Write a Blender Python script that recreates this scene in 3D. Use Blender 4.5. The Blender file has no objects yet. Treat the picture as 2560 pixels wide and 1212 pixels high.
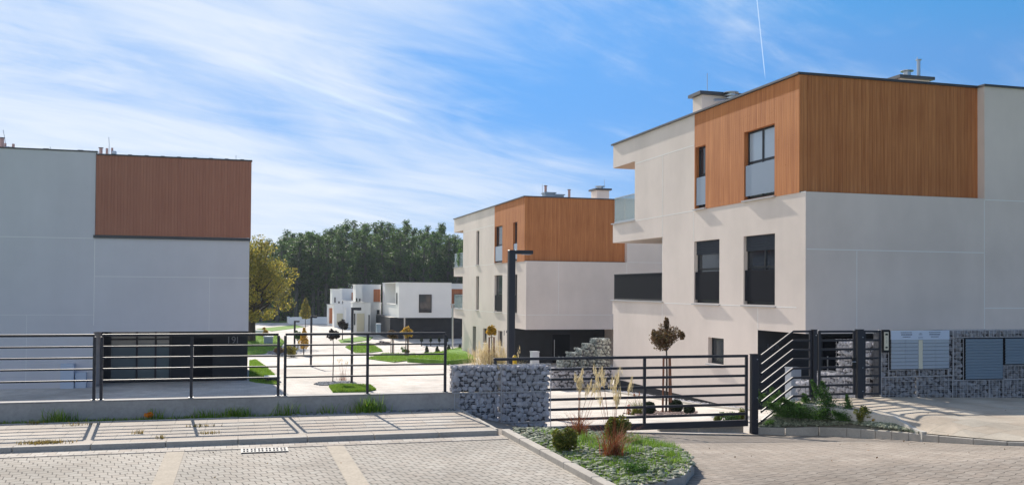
import bpy, math, random
import numpy as np
from mathutils import Vector, Matrix
S = bpy.context.scene
COL = S.collection
# ------------------------------------------------------------------ camera
FL, YAW, PIT, ROL, CX, CY = 2378., 0.2785, 0.0172, 0.00683, 1280., 685.
EYE = 2.5
cf = np.array([math.sin(YAW)*math.cos(PIT), math.cos(YAW)*math.cos(PIT), math.sin(PIT)])
cr = np.array([math.cos(YAW), -math.sin(YAW), 0.]); cu = np.cross(cr, cf)
cr, cu = cr*math.cos(ROL)+cu*math.sin(ROL), -cr*math.sin(ROL)+cu*math.cos(ROL)
cam_d = bpy.data.cameras.new('camera'); cam = bpy.data.objects.new('camera', cam_d); COL.objects.link(cam)
cam.matrix_world = Matrix(((cr[0], cu[0], -cf[0], 0), (cr[1], cu[1], -cf[1], 0), (cr[2], cu[2], -cf[2], EYE), (0, 0, 0, 1)))
cam_d.sensor_width = 36; cam_d.lens = 36*FL/2560; cam_d.shift_y = (CY-606)/2560
cam_d.clip_end = 5000; cam_d.clip_start = .05
S.camera = cam
# ------------------------------------------------------------------ sky, sun, exposure
SUN_EL, SUN_AZ = math.radians(29), math.radians(-4.8)      # azimuth from +Y, negative = towards -X
S.view_settings.view_transform = 'Standard'; S.view_settings.look = 'None'
S.view_settings.exposure = 0.66; S.view_settings.gamma = 1
W = bpy.data.worlds.new('World'); S.world = W; W.use_nodes = True
nt = W.node_tree; nt.nodes.clear()
def NN(t, typ, **k):
    n = t.nodes.new(typ)
    for a, v in k.items():
        if a in n.inputs.keys() if isinstance(a, str) else False: n.inputs[a].default_value = v
        else: setattr(n, a, v)
    return n
def math_(t, op, a, b=None, clamp=False):
    n = t.nodes.new('ShaderNodeMath'); n.operation = op; n.use_clamp = clamp
    for i, v in enumerate((a, b)):
        if v is None: continue
        if isinstance(v, (int, float)): n.inputs[i].default_value = v
        else: t.links.new(v, n.inputs[i])
    return n.outputs[0]
sky = nt.nodes.new('ShaderNodeTexSky'); sky.sky_type = 'NISHITA'; sky.sun_disc = False
sky.sun_elevation = SUN_EL; sky.sun_rotation = SUN_AZ; sky.air_density = 1.0; sky.dust_density = .1; sky.ozone_density = 3.5
hs = nt.nodes.new('ShaderNodeHueSaturation'); hs.inputs['Saturation'].default_value = 1.35; hs.inputs['Value'].default_value = .95
nt.links.new(sky.outputs[0], hs.inputs['Color'])
cap = nt.nodes.new('ShaderNodeVectorMath'); cap.operation = 'MINIMUM'; cap.inputs[1].default_value = (.95, 2.75, 6.0); nt.links.new(hs.outputs[0], cap.inputs[0])
tc = nt.nodes.new('ShaderNodeTexCoord'); sep = nt.nodes.new('ShaderNodeSeparateXYZ'); nt.links.new(tc.outputs['Generated'], sep.inputs[0])
zz = math_(nt, 'ADD', math_(nt, 'MAXIMUM', sep.outputs[2], 0.0), .14)
lx = math_(nt, 'DIVIDE', sep.outputs[0], zz); ly = math_(nt, 'DIVIDE', sep.outputs[1], zz)
comb = nt.nodes.new('ShaderNodeCombineXYZ'); nt.links.new(lx, comb.inputs[0]); nt.links.new(ly, comb.inputs[1])
def cloud(rot, sx, sy, scale, detail, rough, dist, off=0.):
    m0 = nt.nodes.new('ShaderNodeMapping'); m0.inputs['Rotation'].default_value = (0, 0, math.radians(rot)); m0.inputs['Location'].default_value = (off, off*.7, 0); nt.links.new(comb.outputs[0], m0.inputs[0])
    mp = nt.nodes.new('ShaderNodeMapping'); mp.inputs['Scale'].default_value = (sx, sy, 1)
    nt.links.new(m0.outputs[0], mp.inputs[0])
    n = nt.nodes.new('ShaderNodeTexNoise'); n.inputs['Scale'].default_value = scale; n.inputs['Detail'].default_value = detail
    n.inputs['Roughness'].default_value = rough; n.inputs['Distortion'].default_value = dist
    nt.links.new(mp.outputs[0], n.inputs['Vector']); return n.outputs[0]
c1 = cloud(-30, .6, 1.2, 1.4, 10, .58, 1.3, 3.1)       # streaky cirrus
c2 = cloud(-35, .55, .9, .9, 4, .5, .3, 8.3)       # broad veil
c3 = cloud(-28, .45, 2.4, 2.6, 9, .62, 1.2, 1.7)       # fine fibres
az = math_(nt, 'ARCTAN2', sep.outputs[0], sep.outputs[1])      # 0 at +Y, + to the right
def ramp(v, a, b, c=0., d=1.):
    m = nt.nodes.new('ShaderNodeMapRange'); m.clamp = True; m.interpolation_type = 'SMOOTHSTEP'
    for i, q in zip((1, 2, 3, 4), (a, b, c, d)): m.inputs[i].default_value = q
    nt.links.new(v, m.inputs[0]); return m.outputs[0]
left = ramp(az, -.15, .62, 1., 0.)
low = ramp(sep.outputs[2], .0, .20, 1., 0.)
s = math_(nt, 'ADD', math_(nt, 'MULTIPLY', c1, .60), math_(nt, 'MULTIPLY', c2, .60))
s = math_(nt, 'ADD', s, math_(nt, 'MULTIPLY', c3, .24))
s = math_(nt, 'ADD', s, math_(nt, 'MULTIPLY', left, .34))
s = math_(nt, 'ADD', s, math_(nt, 'MULTIPLY', math_(nt, 'MULTIPLY', ramp(sep.outputs[2], .02, .30, 1., 0.), left), .14))
cl = ramp(s, .74, 1.24, 0., 1.)
lowf = math_(nt, 'MULTIPLY', low, ramp(az, -.1, .85, .92, .35))
m1_ = nt.nodes.new('ShaderNodeMix'); m1_.data_type = 'RGBA'; nt.links.new(lowf, m1_.inputs[0])
dv = nt.nodes.new('ShaderNodeVectorMath'); dv.operation = 'SCALE'; nt.links.new(cap.outputs[0], dv.inputs[0]); nt.links.new(ramp(az, .25, .85, 1., .78), dv.inputs['Scale']); nt.links.new(dv.outputs[0], m1_.inputs[6]); m1_.inputs[7].default_value = (3.2, 4.35, 5.7, 1)
mx = nt.nodes.new('ShaderNodeMix'); mx.data_type = 'RGBA'; nt.links.new(cl, mx.inputs[0])
nt.links.new(m1_.outputs[2], mx.inputs[6]); mx.inputs[7].default_value = (5.1, 5.6, 6.3, 1)
# two condensation trails: thin straight bands where the sky direction is nearly square to a fixed normal
def trail(p0, p1, width, soft, strength):
    def dirn(p):
        v = cf+cr*(p[0]-CX)/FL-cu*(p[1]-CY)/FL; return v/np.linalg.norm(v)
    a_, b_ = dirn(p0), dirn(p1); n_ = np.cross(a_, b_); n_ /= np.linalg.norm(n_); m_ = (a_+b_)/2; m_ /= np.linalg.norm(m_); half = math.acos(float(a_@m_))
    def dot(v):
        q = nt.nodes.new('ShaderNodeVectorMath'); q.operation = 'DOT_PRODUCT'; q.inputs[1].default_value = tuple(v); nt.links.new(tc.outputs['Generated'], q.inputs[0]); return q.outputs['Value']
    band = ramp(math_(nt, 'ABSOLUTE', dot(n_)), width, width+soft, 1., 0.); along_ = ramp(dot(m_), math.cos(half*1.0), math.cos(half*.7), 0., 1.)
    return math_(nt, 'MULTIPLY', math_(nt, 'MULTIPLY', band, along_), strength)
last = mx.outputs[2]
for tr_ in (((1886, -60), (1914, 205), .00005, .0006, .55), ((560, 140), (1060, 318), .0001, .0035, .2), ((690, 225), (1010, 345), .0002, .006, .1)):
    m2 = nt.nodes.new('ShaderNodeMix'); m2.data_type = 'RGBA'; nt.links.new(trail(*tr_), m2.inputs[0]); nt.links.new(last, m2.inputs[6]); m2.inputs[7].default_value = (6., 6.9, 8.0, 1); last = m2.outputs[2]
bg = nt.nodes.new('ShaderNodeBackground'); bg.inputs[1].default_value = .1; nt.links.new(last, bg.inputs[0])
wo = nt.nodes.new('ShaderNodeOutputWorld'); nt.links.new(bg.outputs[0], wo.inputs[0])
sl = bpy.data.lights.new('sun', 'SUN'); sl.energy = 4.9; sl.angle = math.radians(.5); sl.color = (1, .92, .81)
so = bpy.data.objects.new('sun', sl); COL.objects.link(so)
sd = Vector((math.sin(SUN_AZ)*math.cos(SUN_EL), math.cos(SUN_AZ)*math.cos(SUN_EL), math.sin(SUN_EL)))
so.rotation_euler = sd.to_track_quat('Z', 'Y').to_euler(); so.location = sd*100
# ------------------------------------------------------------------ helpers: rays and terrain
C0 = np.array([0, 0, EYE])
def ray(x, y): return cf+cr*(x-CX)/FL-cu*(y-CY)/FL
def oy(x, y, Y): d = ray(x, y); return C0+d*Y/d[1]
def ox(x, y, X): d = ray(x, y); return C0+d*X/d[0]
def lerp(x, p): return float(np.interp(x, [q[0] for q in p], [q[1] for q in p]))
TA = [(3.9, .22), (5.77, -.24), (10.4, -.46), (30, -.46)]; TB = [(3.9, .2), (6.5, .14), (10.4, .2), (30, .22)]
PR = [(17.9, -.42), (26.5, -1.0), (35, -1.40), (42, -1.47), (66, -2.12), (85, -1.98), (110, -1.9), (400, -2.2), (3000, -6)]
def gz(x, y):
    if y > 17.45:
        t = min(1, (y-17.45)/6.55); return (1-t)*lerp(max(x, 5.8), TA)+t*lerp(y, PR)
    if y > 11: t = (17.45-y)/6.45; return (1-t)*lerp(x, TA)+t*lerp(x, TB)
    t = min(1, (11-y)/6); return (1-t)*lerp(x, TB)+t*.2
def on_in(px, py, dz=0):
    d = ray(px, py); d = d/d[1]; Y = 18.3
    while Y < 400:
        p = C0+d*Y
        if p[2] < gz(p[0], p[1])+dz: break
        Y += .03 if Y < 60 else .1
    return p
# ------------------------------------------------------------------ helpers: mesh
ORG = {}
class MB:
    def __init__(s): s.v = []; s.f = []; s.m = []; s.smooth = False
    def quad(s, a, b, c, d, mi=0):
        n = len(s.v); s.v += [tuple(a), tuple(b), tuple(c), tuple(d)]; s.f.append((n, n+1, n+2, n+3)); s.m.append(mi)
    def poly(s, pts, mi=0):
        n = len(s.v); s.v += [tuple(p) for p in pts]; s.f.append(tuple(range(n, n+len(pts)))); s.m.append(mi)
    def box(s, x0, x1, y0, y1, z0, z1, mi=0):
        n = len(s.v)
        s.v += [(x0, y0, z0), (x1, y0, z0), (x1, y1, z0), (x0, y1, z0), (x0, y0, z1), (x1, y0, z1), (x1, y1, z1), (x0, y1, z1)]
        for f in ((3, 2, 1, 0), (4, 5, 6, 7), (0, 1, 5, 4), (1, 2, 6, 5), (2, 3, 7, 6), (3, 0, 4, 7)):
            s.f.append(tuple(n+i for i in f)); s.m.append(mi)
        return s
    def prism(s, pts, z0, z1, mi=0):
        n = len(s.v); k = len(pts)
        s.v += [(p[0], p[1], (p[2] if len(p) > 2 else 0)+z0) for p in pts]+[(p[0], p[1], (p[2] if len(p) > 2 else 0)+z1) for p in pts]
        s.f.append(tuple(n+i for i in range(k))[::-1]); s.f.append(tuple(n+k+i for i in range(k))); s.m += [mi, mi]
        for i in range(k):
            j = (i+1) % k; s.f.append((n+i, n+j, n+k+j, n+k+i)); s.m.append(mi)
    def tube(s, pts, rad, n=6, mi=0, cap=True):
        pts = [Vector(p) for p in pts]; rings = []
        if not isinstance(rad, (list, tuple)): rad = [rad]*len(pts)
        for i, p in enumerate(pts):
            d = (pts[min(i+1, len(pts)-1)]-pts[max(i-1, 0)])
            d = d.normalized() if d.length else Vector((0, 0, 1))
            a = d.cross(Vector((0, 0, 1)) if abs(d.z) < .9 else Vector((1, 0, 0))).normalized(); b = d.cross(a)
            b0 = len(s.v)
            for k in range(n):
                t = 2*math.pi*k/n; s.v.append(tuple(p+(a*math.cos(t)+b*math.sin(t))*rad[i]))
            rings.append(b0)
        for r0, r1 in zip(rings, rings[1:]):
            for k in range(n):
                s.f.append((r0+k, r0+(k+1) % n, r1+(k+1) % n, r1+k)); s.m.append(mi)
        if cap:
            s.f.append(tuple(rings[0]+k for k in range(n))); s.f.append(tuple(rings[-1]+k for k in range(n))[::-1]); s.m += [mi, mi]
    def barX(s, x0, x1, y, z, w, h, mi=0): s.box(x0, x1, y-w/2, y+w/2, z-h/2, z+h/2, mi)
    def add(s, V, F, mi=0):
        n = len(s.v); s.v += [tuple(v) for v in V]; s.f += [tuple(n+i for i in f) for f in F]; s.m += [mi]*len(F)
def obj(name, mb, mats, parent=None, bevel=0, smooth=False, label=None):
    if not isinstance(mats, (list, tuple)): mats = [mats]
    me = bpy.data.meshes.new(name)
    if isinstance(mb, tuple): V, F, MI = mb
    else: V, F, MI = mb.v, mb.f, mb.m
    o0 = ORG[parent.name] if parent else None
    V = np.array(V, float)
    if parent is not None: V = V-o0
    me.from_pydata(V.tolist(), [], F if isinstance(F, list) else F.tolist())
    for m in mats: me.materials.append(m)
    if MI is not None and len(mats) > 1: me.polygons.foreach_set('material_index', np.array(MI, np.int32))
    if smooth: me.polygons.foreach_set('use_smooth', [True]*len(me.polygons))
    me.update()
    o = bpy.data.objects.new(name, me); COL.objects.link(o)
    if parent is not None: o.parent = parent; ORG[o.name] = o0
    else: ORG[o.name] = np.zeros(3)
    if bevel:
        b = o.modifiers.new('bevel', 'BEVEL'); b.width = bevel; b.segments = 1; b.limit_method = 'ANGLE'
    if label: o['label'] = label
    return o
def tag(o, label, cat, group=None):
    o['label'] = label; o['category'] = cat
    if group: o['group'] = group
    return o
def thing(name, label, cat, loc, group=None):
    o = bpy.data.objects.new(name, None); COL.objects.link(o); o.location = loc; o.empty_display_size = .2
    ORG[o.name] = np.array(loc, float); return tag(o, label, cat, group)
def struct(name, mb, mat, kind='structure', **k):
    o = obj(name, mb, mat, **k); o['kind'] = kind; return o
def dup(root, loc, label=None, group=None):
    r = root.copy(); COL.objects.link(r); r.location = loc
    if label: r['label'] = label
    if group: r['group'] = group
    for ch in list(root.children):
        c = ch.copy(); COL.objects.link(c); c.parent = r
        for g in ch.children:
            d = g.copy(); COL.objects.link(d); d.parent = c
    return r
# ------------------------------------------------------------------ materials
def mat(name, col, rough=.8, metal=0., spec=.3, noise=None, bump=None, coord='Object', rnd=0., island=0., trans=0., hue=None):
    """noise=(scale, amount, detail, stretch) multiplies the colour; bump=(scale,strength,dist)"""
    m = bpy.data.materials.new(name); m.use_nodes = True; t = m.node_tree; b = t.nodes['Principled BSDF']
    b.inputs['Roughness'].default_value = rough; b.inputs['Metallic'].default_value = metal; b.inputs['Specular IOR Level'].default_value = spec
    c = t.nodes.new('ShaderNodeRGB'); c.outputs[0].default_value = (*col, 1); out = c.outputs[0]
    tcn = t.nodes.new('ShaderNodeTexCoord').outputs[coord]
    def mul(a, f):
        v = t.nodes.new('ShaderNodeVectorMath'); v.operation = 'SCALE'; t.links.new(a, v.inputs[0]); t.links.new(f, v.inputs['Scale']); return v.outputs[0]
    def mr(v, lo, hi, a=0., b_=1.):
        q = t.nodes.new('ShaderNodeMapRange')
        for i, x in zip((1, 2, 3, 4), (a, b_, lo, hi)): q.inputs[i].default_value = x
        t.links.new(v, q.inputs[0]); return q.outputs[0]
    for nz in (noise if isinstance(noise, list) else [noise] if noise else []):
        sc, am, det, st = nz
        mp = t.nodes.new('ShaderNodeMapping'); mp.inputs['Scale'].default_value = st; t.links.new(tcn, mp.inputs[0])
        n = t.nodes.new('ShaderNodeTexNoise'); n.inputs['Scale'].default_value = sc; n.inputs['Detail'].default_value = det
        n.inputs['Roughness'].default_value = .6
        t.links.new(mp.outputs[0], n.inputs['Vector']); out = mul(out, mr(n.outputs[0], 1-am, 1+am, .3, .7))
    if rnd:
        oi = t.nodes.new('ShaderNodeObjectInfo'); out = mul(out, mr(oi.outputs['Random'], 1-rnd, 1+rnd))
    if island:
        g = t.nodes.new('ShaderNodeNewGeometry'); ri = g.outputs['Random Per Island']
        if hue:
            x = t.nodes.new('ShaderNodeMix'); x.data_type = 'RGBA'; t.links.new(ri, x.inputs[0]); t.links.new(out, x.inputs[6]); x.inputs[7].default_value = (*hue, 1)
            out = x.outputs[2]
            w = t.nodes.new('ShaderNodeTexWhiteNoise'); w.noise_dimensions = '1D'; t.links.new(ri, w.inputs['W']); ri = w.outputs[0]
        out = mul(out, mr(ri, 1-island, 1+island))
    t.links.new(out, b.inputs['Base Color'])
    if bump:
        n = t.nodes.new('ShaderNodeTexNoise'); n.inputs['Scale'].default_value = bump[0]; n.inputs['Detail'].default_value = 6
        t.links.new(tcn, n.inputs['Vector']); bp = t.nodes.new('ShaderNodeBump'); bp.inputs['Strength'].default_value = bump[1]; bp.inputs['Distance'].default_value = bump[2]
        t.links.new(n.outputs[0], bp.inputs['Height']); t.links.new(bp.outputs[0], b.inputs['Normal'])
    if trans:
        tr = t.nodes.new('ShaderNodeBsdfTranslucent'); t.links.new(out, tr.inputs[0]); ms = t.nodes.new('ShaderNodeMixShader'); ms.inputs[0].default_value = trans
        t.links.new(b.outputs[0], ms.inputs[1]); t.links.new(tr.outputs[0], ms.inputs[2]); t.links.new(ms.outputs[0], t.nodes['Material Output'].inputs[0])
    return m
U1 = (1, 1, 1)
M = {}
M['stucco'] = mat('stucco', (.71, .62, .56), .9, spec=.15, noise=[(.35, .09, 5, U1), (1.6, .025, 5, (1, 1, .2)), (60, .05, 2, U1)], bump=(90, .25, .01))
M['joint'] = mat('joint', (.8, .78, .75), .8)
M['white'] = mat('white_render', (.82, .81, .79), .9, noise=(.4, .04, 3, U1), spec=.15)
def wood_mat(name, ca, cb, pitch=.12):
    m = bpy.data.materials.new(name); m.use_nodes = True; t = m.node_tree; b = t.nodes['Principled BSDF']; b.inputs['Roughness'].default_value = .75; b.inputs['Specular IOR Level'].default_value = .15
    g = t.nodes.new('ShaderNodeTexCoord'); sp = t.nodes.new('ShaderNodeSeparateXYZ'); t.links.new(g.outputs['Object'], sp.inputs[0])
    u = math_(t, 'ADD', sp.outputs[0], sp.outputs[1])
    q = math_(t, 'DIVIDE', u, pitch); fl = math_(t, 'FLOOR', q); fr = math_(t, 'FRACT', q)
    wn = t.nodes.new('ShaderNodeTexWhiteNoise'); wn.noise_dimensions = '1D'; t.links.new(fl, wn.inputs['W'])
    cmb = t.nodes.new('ShaderNodeCombineXYZ'); t.links.new(math_(t, 'MULTIPLY', u, 14.), cmb.inputs[0]); t.links.new(math_(t, 'MULTIPLY', sp.outputs[2], .55), cmb.inputs[2]); t.links.new(math_(t, 'MULTIPLY', wn.outputs[0], 30.), cmb.inputs[1])
    n = t.nodes.new('ShaderNodeTexNoise'); n.inputs['Scale'].default_value = 1.6; n.inputs['Detail'].default_value = 6; t.links.new(cmb.outputs[0], n.inputs['Vector'])
    n2 = t.nodes.new('ShaderNodeTexNoise'); n2.inputs['Scale'].default_value = .7; n2.inputs['Detail'].default_value = 3; t.links.new(g.outputs['Object'], n2.inputs['Vector'])
    f = math_(t, 'ADD', math_(t, 'MULTIPLY', n.outputs[0], .95), math_(t, 'MULTIPLY', wn.outputs[0], .22)); f = math_(t, 'ADD', f, math_(t, 'MULTIPLY', n2.outputs[0], .5)); f = math_(t, 'SUBTRACT', f, .45, True)
    mx = t.nodes.new('ShaderNodeMix'); mx.data_type = 'RGBA'; mx.inputs[6].default_value = (*ca, 1); mx.inputs[7].default_value = (*cb, 1); t.links.new(f, mx.inputs[0])
    edge = math_(t, 'MINIMUM', math_(t, 'MULTIPLY', math_(t, 'MINIMUM', fr, math_(t, 'SUBTRACT', 1., fr)), 14.), 1.)
    zj = math_(t, 'FRACT', math_(t, 'ADD', math_(t, 'DIVIDE', sp.outputs[2], 3.9), math_(t, 'MULTIPLY', wn.outputs[0], 7.3))); edge = math_(t, 'MINIMUM', edge, math_(t, 'ADD', math_(t, 'MULTIPLY', zj, 260.), .35))
    v = t.nodes.new('ShaderNodeVectorMath'); v.operation = 'SCALE'; t.links.new(mx.outputs[2], v.inputs[0]); t.links.new(math_(t, 'ADD', math_(t, 'MULTIPLY', edge, .2), .8), v.inputs['Scale'])
    t.links.new(v.outputs[0], b.inputs['Base Color'])
    bp = t.nodes.new('ShaderNodeBump'); bp.inputs['Strength'].default_value = .7; bp.inputs['Distance'].default_value = .015
    t.links.new(math_(t, 'ADD', edge, math_(t, 'MULTIPLY', wn.outputs[0], .8)), bp.inputs['Height']); t.links.new(bp.outputs[0], b.inputs['Normal'])
    return m
M['wood'] = wood_mat('timber_cladding', (.35, .115, .04), (.70, .30, .115))
M['wood_red'] = wood_mat('reddish_timber', (.38, .13, .06), (.58, .25, .13), .2)
M['wood_grey'] = wood_mat('dull_timber', (.33, .135, .09), (.46, .21, .135))  # duller, greyer board tones for the left building's panel
M['dark'] = mat('anthracite_cladding', (.018, .021, .028), .55, noise=(2, .15, 3, U1))
M['metal'] = mat('anthracite_paint', (.022, .023, .031), .45, spec=.4)
M['coping'] = mat('dark_coping', (.05, .05, .055), .4, spec=.5)
M['sill'] = mat('grey_sill', (.45, .45, .46), .4, metal=.2)
M['frame'] = mat('window_frame', (.02, .022, .027), .4)
M['pane'] = mat('window_pane', (.02, .028, .038), .06, spec=.45)
M['pane_light'] = mat('window_pane_curtained', (.36, .43, .52), .1, spec=.8)
M['glass_dark'] = mat('smoked_glass', (.008, .009, .014), .5, spec=.05)
M['shutter'] = mat('roller_shutter', (.028, .034, .046), .6, spec=.2)
M['steel'] = mat('steel', (.45, .47, .5), .3, metal=.8)
M['concrete'] = mat('concrete', (.36, .34, .32), .9, noise=[(1.3, .15, 6, U1), (14, .1, 4, U1)], bump=(40, .2, .01))
M['concrete_pale'] = mat('pale_concrete', (.50, .47, .42), .9, noise=[(1.3, .10, 6, U1), (20, .1, 4, U1)], bump=(40, .2, .01))
M['kerb'] = mat('kerb_concrete', (.40, .365, .32), .9, noise=[(2.3, .12, 6, U1), (30, .1, 4, U1)], bump=(60, .3, .01))
M['soil'] = mat('soil', (.13, .12, .09), 1, noise=(9, .3, 5, U1))
M['grass'] = mat('lawn_soil', (.12, .24, .025), 1, noise=[(1.2, .25, 5, U1), (25, .35, 3, U1)])
M['blade'] = mat('grass_blade', (.12, .27, .025), .7, island=.4, hue=(.24, .32, .04), trans=.4)
M['stone'] = mat('limestone', (.42, .41, .44), .85, noise=[(9, .14, 5, U1)], island=.18, bump=(25, .4, .01))
M['stone_dark'] = mat('grey_limestone', (.23, .235, .25), .85, noise=[(9, .14, 5, U1)], island=.28, bump=(25, .4, .01))
M['stone_far'] = mat('greenish_stone', (.27, .29, .27), .85, noise=[(6, .2, 5, U1)], island=.35)
M['core'] = mat('dark_gap', (.09, .09, .10), 1, noise=[(14, .3, 4, U1)])  # dark tone stands for the shade in stone gaps and drain openings
M['wire'] = mat('galvanised_wire', (.42, .42, .44), .6)
M['pebble'] = mat('green_grey_slate', (.13, .155, .10), .8, noise=(12, .2, 3, U1), island=.45, hue=(.30, .31, .225))
M['leaf_dark'] = mat('leaf_dark', (.048, .10, .032), .6, island=.5, rnd=.25, hue=(.10, .16, .04), trans=.45)
M['leaf_pale'] = mat('leaf_pale_green', (.07, .14, .04), .6, island=.5, rnd=.15, hue=(.14, .20, .05), trans=.5)
M['leaf_yellow'] = mat('leaf_yellow_green', (.17, .18, .035), .6, island=.45, hue=(.38, .30, .05), trans=.45)
M['leaf_gold'] = mat('leaf_gold', (.42, .28, .03), .6, island=.4, hue=(.60, .36, .05), trans=.4)
M['leaf_maroon'] = mat('leaf_maroon', (.03, .026, .03), .6, island=.4, hue=(.06, .04, .035), trans=.15)
M['leaf_brown'] = mat('leaf_brown', (.12, .055, .03), .6, island=.5, hue=(.13, .10, .035), trans=.3)
M['conifer'] = mat('conifer', (.04, .11, .025), .7, island=.5, hue=(.10, .19, .035), trans=.35)
M['thuja'] = mat('thuja', (.075, .12, .02), .7, island=.5, hue=(.22, .20, .03), trans=.35)
M['boxwood'] = mat('boxwood', (.015, .028, .012), .7, island=.5, hue=(.03, .045, .018), trans=.1)
M['straw'] = mat('straw', (.55, .45, .26), .8, island=.25, hue=(.70, .60, .38), trans=.4)
M['reed'] = mat('red_grass', (.34, .06, .03), .8, island=.5, hue=(.24, .15, .06), trans=.3)
M['trunk'] = mat('woodland_trunk', (.10, .095, .08), .95)
M['bark'] = mat('bark', (.05, .04, .033), .95, noise=(6, .3, 4, (1, 1, .3)))
M['stake'] = mat('stake_wood', (.17, .075, .045), .85, noise=(6, .2, 4, (1, 1, .2)))
M['cream_tone'] = mat('cream_panel', (.62, .60, .48), .6)
M['mail'] = mat('mailbox_steel', (.42, .46, .52), .35, metal=.35)
M['mailhead'] = mat('mailbox_header', (.50, .58, .70), .5)
M['louvre'] = mat('blue_grey_steel', (.22, .29, .36), .5, metal=.1)
M['ink'] = mat('ink', (.05, .07, .12), .7)
M['number'] = mat('house_number', (.07, .08, .10), .7, spec=.1)
M['black'] = mat('black_plastic', (.012, .012, .013), .4)
M['yellow'] = mat('yellow_plastic', (.75, .45, .02), .5)
M['frost'] = mat('frosted_glass', (.24, .29, .36), .15, spec=.5)
M['clay'] = mat('clay_pipe', (.42, .27, .24), .8)
M['red_leaf'] = mat('red_leaf', (.45, .03, .03), .6, island=.3, trans=.3)
M['garage'] = mat('garage_door', (.62, .57, .42), .7)
# glass for clear balustrades
def glass_mat():
    m = bpy.data.materials.new('clear_glass'); m.use_nodes = True; t = m.node_tree; t.nodes.remove(t.nodes['Principled BSDF'])
    tr = t.nodes.new('ShaderNodeBsdfTransparent'); tr.inputs[0].default_value = (.72, .80, .80, 1); gl = t.nodes.new('ShaderNodeBsdfGlossy'); gl.inputs['Roughness'].default_value = .03
    df = t.nodes.new('ShaderNodeBsdfDiffuse'); df.inputs[0].default_value = (.45, .52, .55, 1)
    a = t.nodes.new('ShaderNodeMixShader'); a.inputs[0].default_value = .35; t.links.new(tr.outputs[0], a.inputs[1]); t.links.new(df.outputs[0], a.inputs[2])
    b = t.nodes.new('ShaderNodeMixShader'); b.inputs[0].default_value = .1; t.links.new(a.outputs[0], b.inputs[1]); t.links.new(gl.outputs[0], b.inputs[2])
    t.links.new(b.outputs[0], t.nodes['Material Output'].inputs[0]); return m
M['glass'] = glass_mat()
def paver_mat(name, col, bw, bh, zig=.35, rot=0., dark=.45, var=.09, mortar=.006, tint=(.9, .84, .8)):
    m = bpy.data.materials.new(name); m.use_nodes = True; t = m.node_tree; b = t.nodes['Principled BSDF']; b.inputs['Roughness'].default_value = .9; b.inputs['Specular IOR Level'].default_value = .2
    g = t.nodes.new('ShaderNodeTexCoord'); mp = t.nodes.new('ShaderNodeMapping'); mp.inputs['Rotation'].default_value = (0, 0, math.radians(rot)); t.links.new(g.outputs['Object'], mp.inputs[0])
    sp = t.nodes.new('ShaderNodeSeparateXYZ'); t.links.new(mp.outputs[0], sp.inputs[0])
    x, y = sp.outputs[0], sp.outputs[1]
    # zigzag: rows step up and down every paver width with a short slanted link
    ph = math_(t, 'FRACT', math_(t, 'DIVIDE', x, bw*2)); tri = math_(t, 'ABSOLUTE', math_(t, 'SUBTRACT', ph, .5))
    st = math_(t, 'MULTIPLY', math_(t, 'SUBTRACT', tri, .25), 7.); st = math_(t, 'MINIMUM', math_(t, 'MAXIMUM', st, -.5), .5)
    y2 = math_(t, 'ADD', y, math_(t, 'MULTIPLY', st, bh*zig))
    ry = math_(t, 'FRACT', math_(t, 'DIVIDE', y2, bh)); x2 = math_(t, 'ADD', x, math_(t, 'MULTIPLY', ry, bw*zig*.5))
    cb = t.nodes.new('ShaderNodeCombineXYZ'); t.links.new(x2, cb.inputs[0]); t.links.new(y2, cb.inputs[1])
    br = t.nodes.new('ShaderNodeTexBrick'); br.offset = .5; br.inputs['Scale'].default_value = 1; br.inputs['Brick Width'].default_value = bw; br.inputs['Row Height'].default_value = bh
    br.inputs['Mortar Size'].default_value = mortar; br.inputs['Mortar Smooth'].default_value = .3; br.inputs['Bias'].default_value = 0
    c2 = tuple(c*(1-var*2) for c in col); br.inputs['Color1'].default_value = (*[c*(1+var) for c in col], 1)
    br.inputs['Color2'].default_value = (c2[0]*tint[0]/.85, c2[1]*tint[1]/.85, c2[2]*tint[2]/.85, 1); br.inputs['Mortar'].default_value = (*[c*dark for c in col], 1)
    t.links.new(cb.outputs[0], br.inputs['Vector']); out = br.outputs['Color']
    for sc, am in ((.35, .17), (1.4, .11), (7, .07), (50, .10)):
        n = t.nodes.new('ShaderNodeTexNoise'); n.inputs['Scale'].default_value = sc; n.inputs['Detail'].default_value = 5; t.links.new(g.outputs['Object'], n.inputs['Vector'])
        r = t.nodes.new('ShaderNodeMapRange'); 
        for i, q in zip((1, 2, 3, 4), (.3, .7, 1-am, 1+am)): r.inputs[i].default_value = q
        t.links.new(n.outputs[0], r.inputs[0]); v = t.nodes.new('ShaderNodeVectorMath'); v.operation = 'SCALE'; t.links.new(out, v.inputs[0]); t.links.new(r.outputs[0], v.inputs['Scale']); out = v.outputs[0]
    t.links.new(out, b.inputs['Base Color'])
    bp = t.nodes.new('ShaderNodeBump'); bp.invert = True; bp.inputs['Strength'].default_value = .6; bp.inputs['Distance'].default_value = .012; t.links.new(br.outputs['Fac'], bp.inputs['Height']); t.links.new(bp.outputs[0], b.inputs['Normal'])
    return m
M['bay'] = paver_mat('bay_pavers', (.35, .322, .282), .145, .165, dark=.33, mortar=.0085, var=.035, tint=(.88,.85,.83))
M['gutter'] = paver_mat('gutter_blocks', (.42, .385, .34), .16, .19, 0.)
M['drive'] = paver_mat('drive_pavers', (.305, .265, .225), .20, .15, .25, rot=-17, dark=.42, mortar=.008, var=.05, tint=(.88,.85,.83))
M['slab'] = paver_mat('sidewalk_slabs', (.38, .345, .30), .5, .5, 0., dark=.7, mortar=.006, var=.04)
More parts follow.
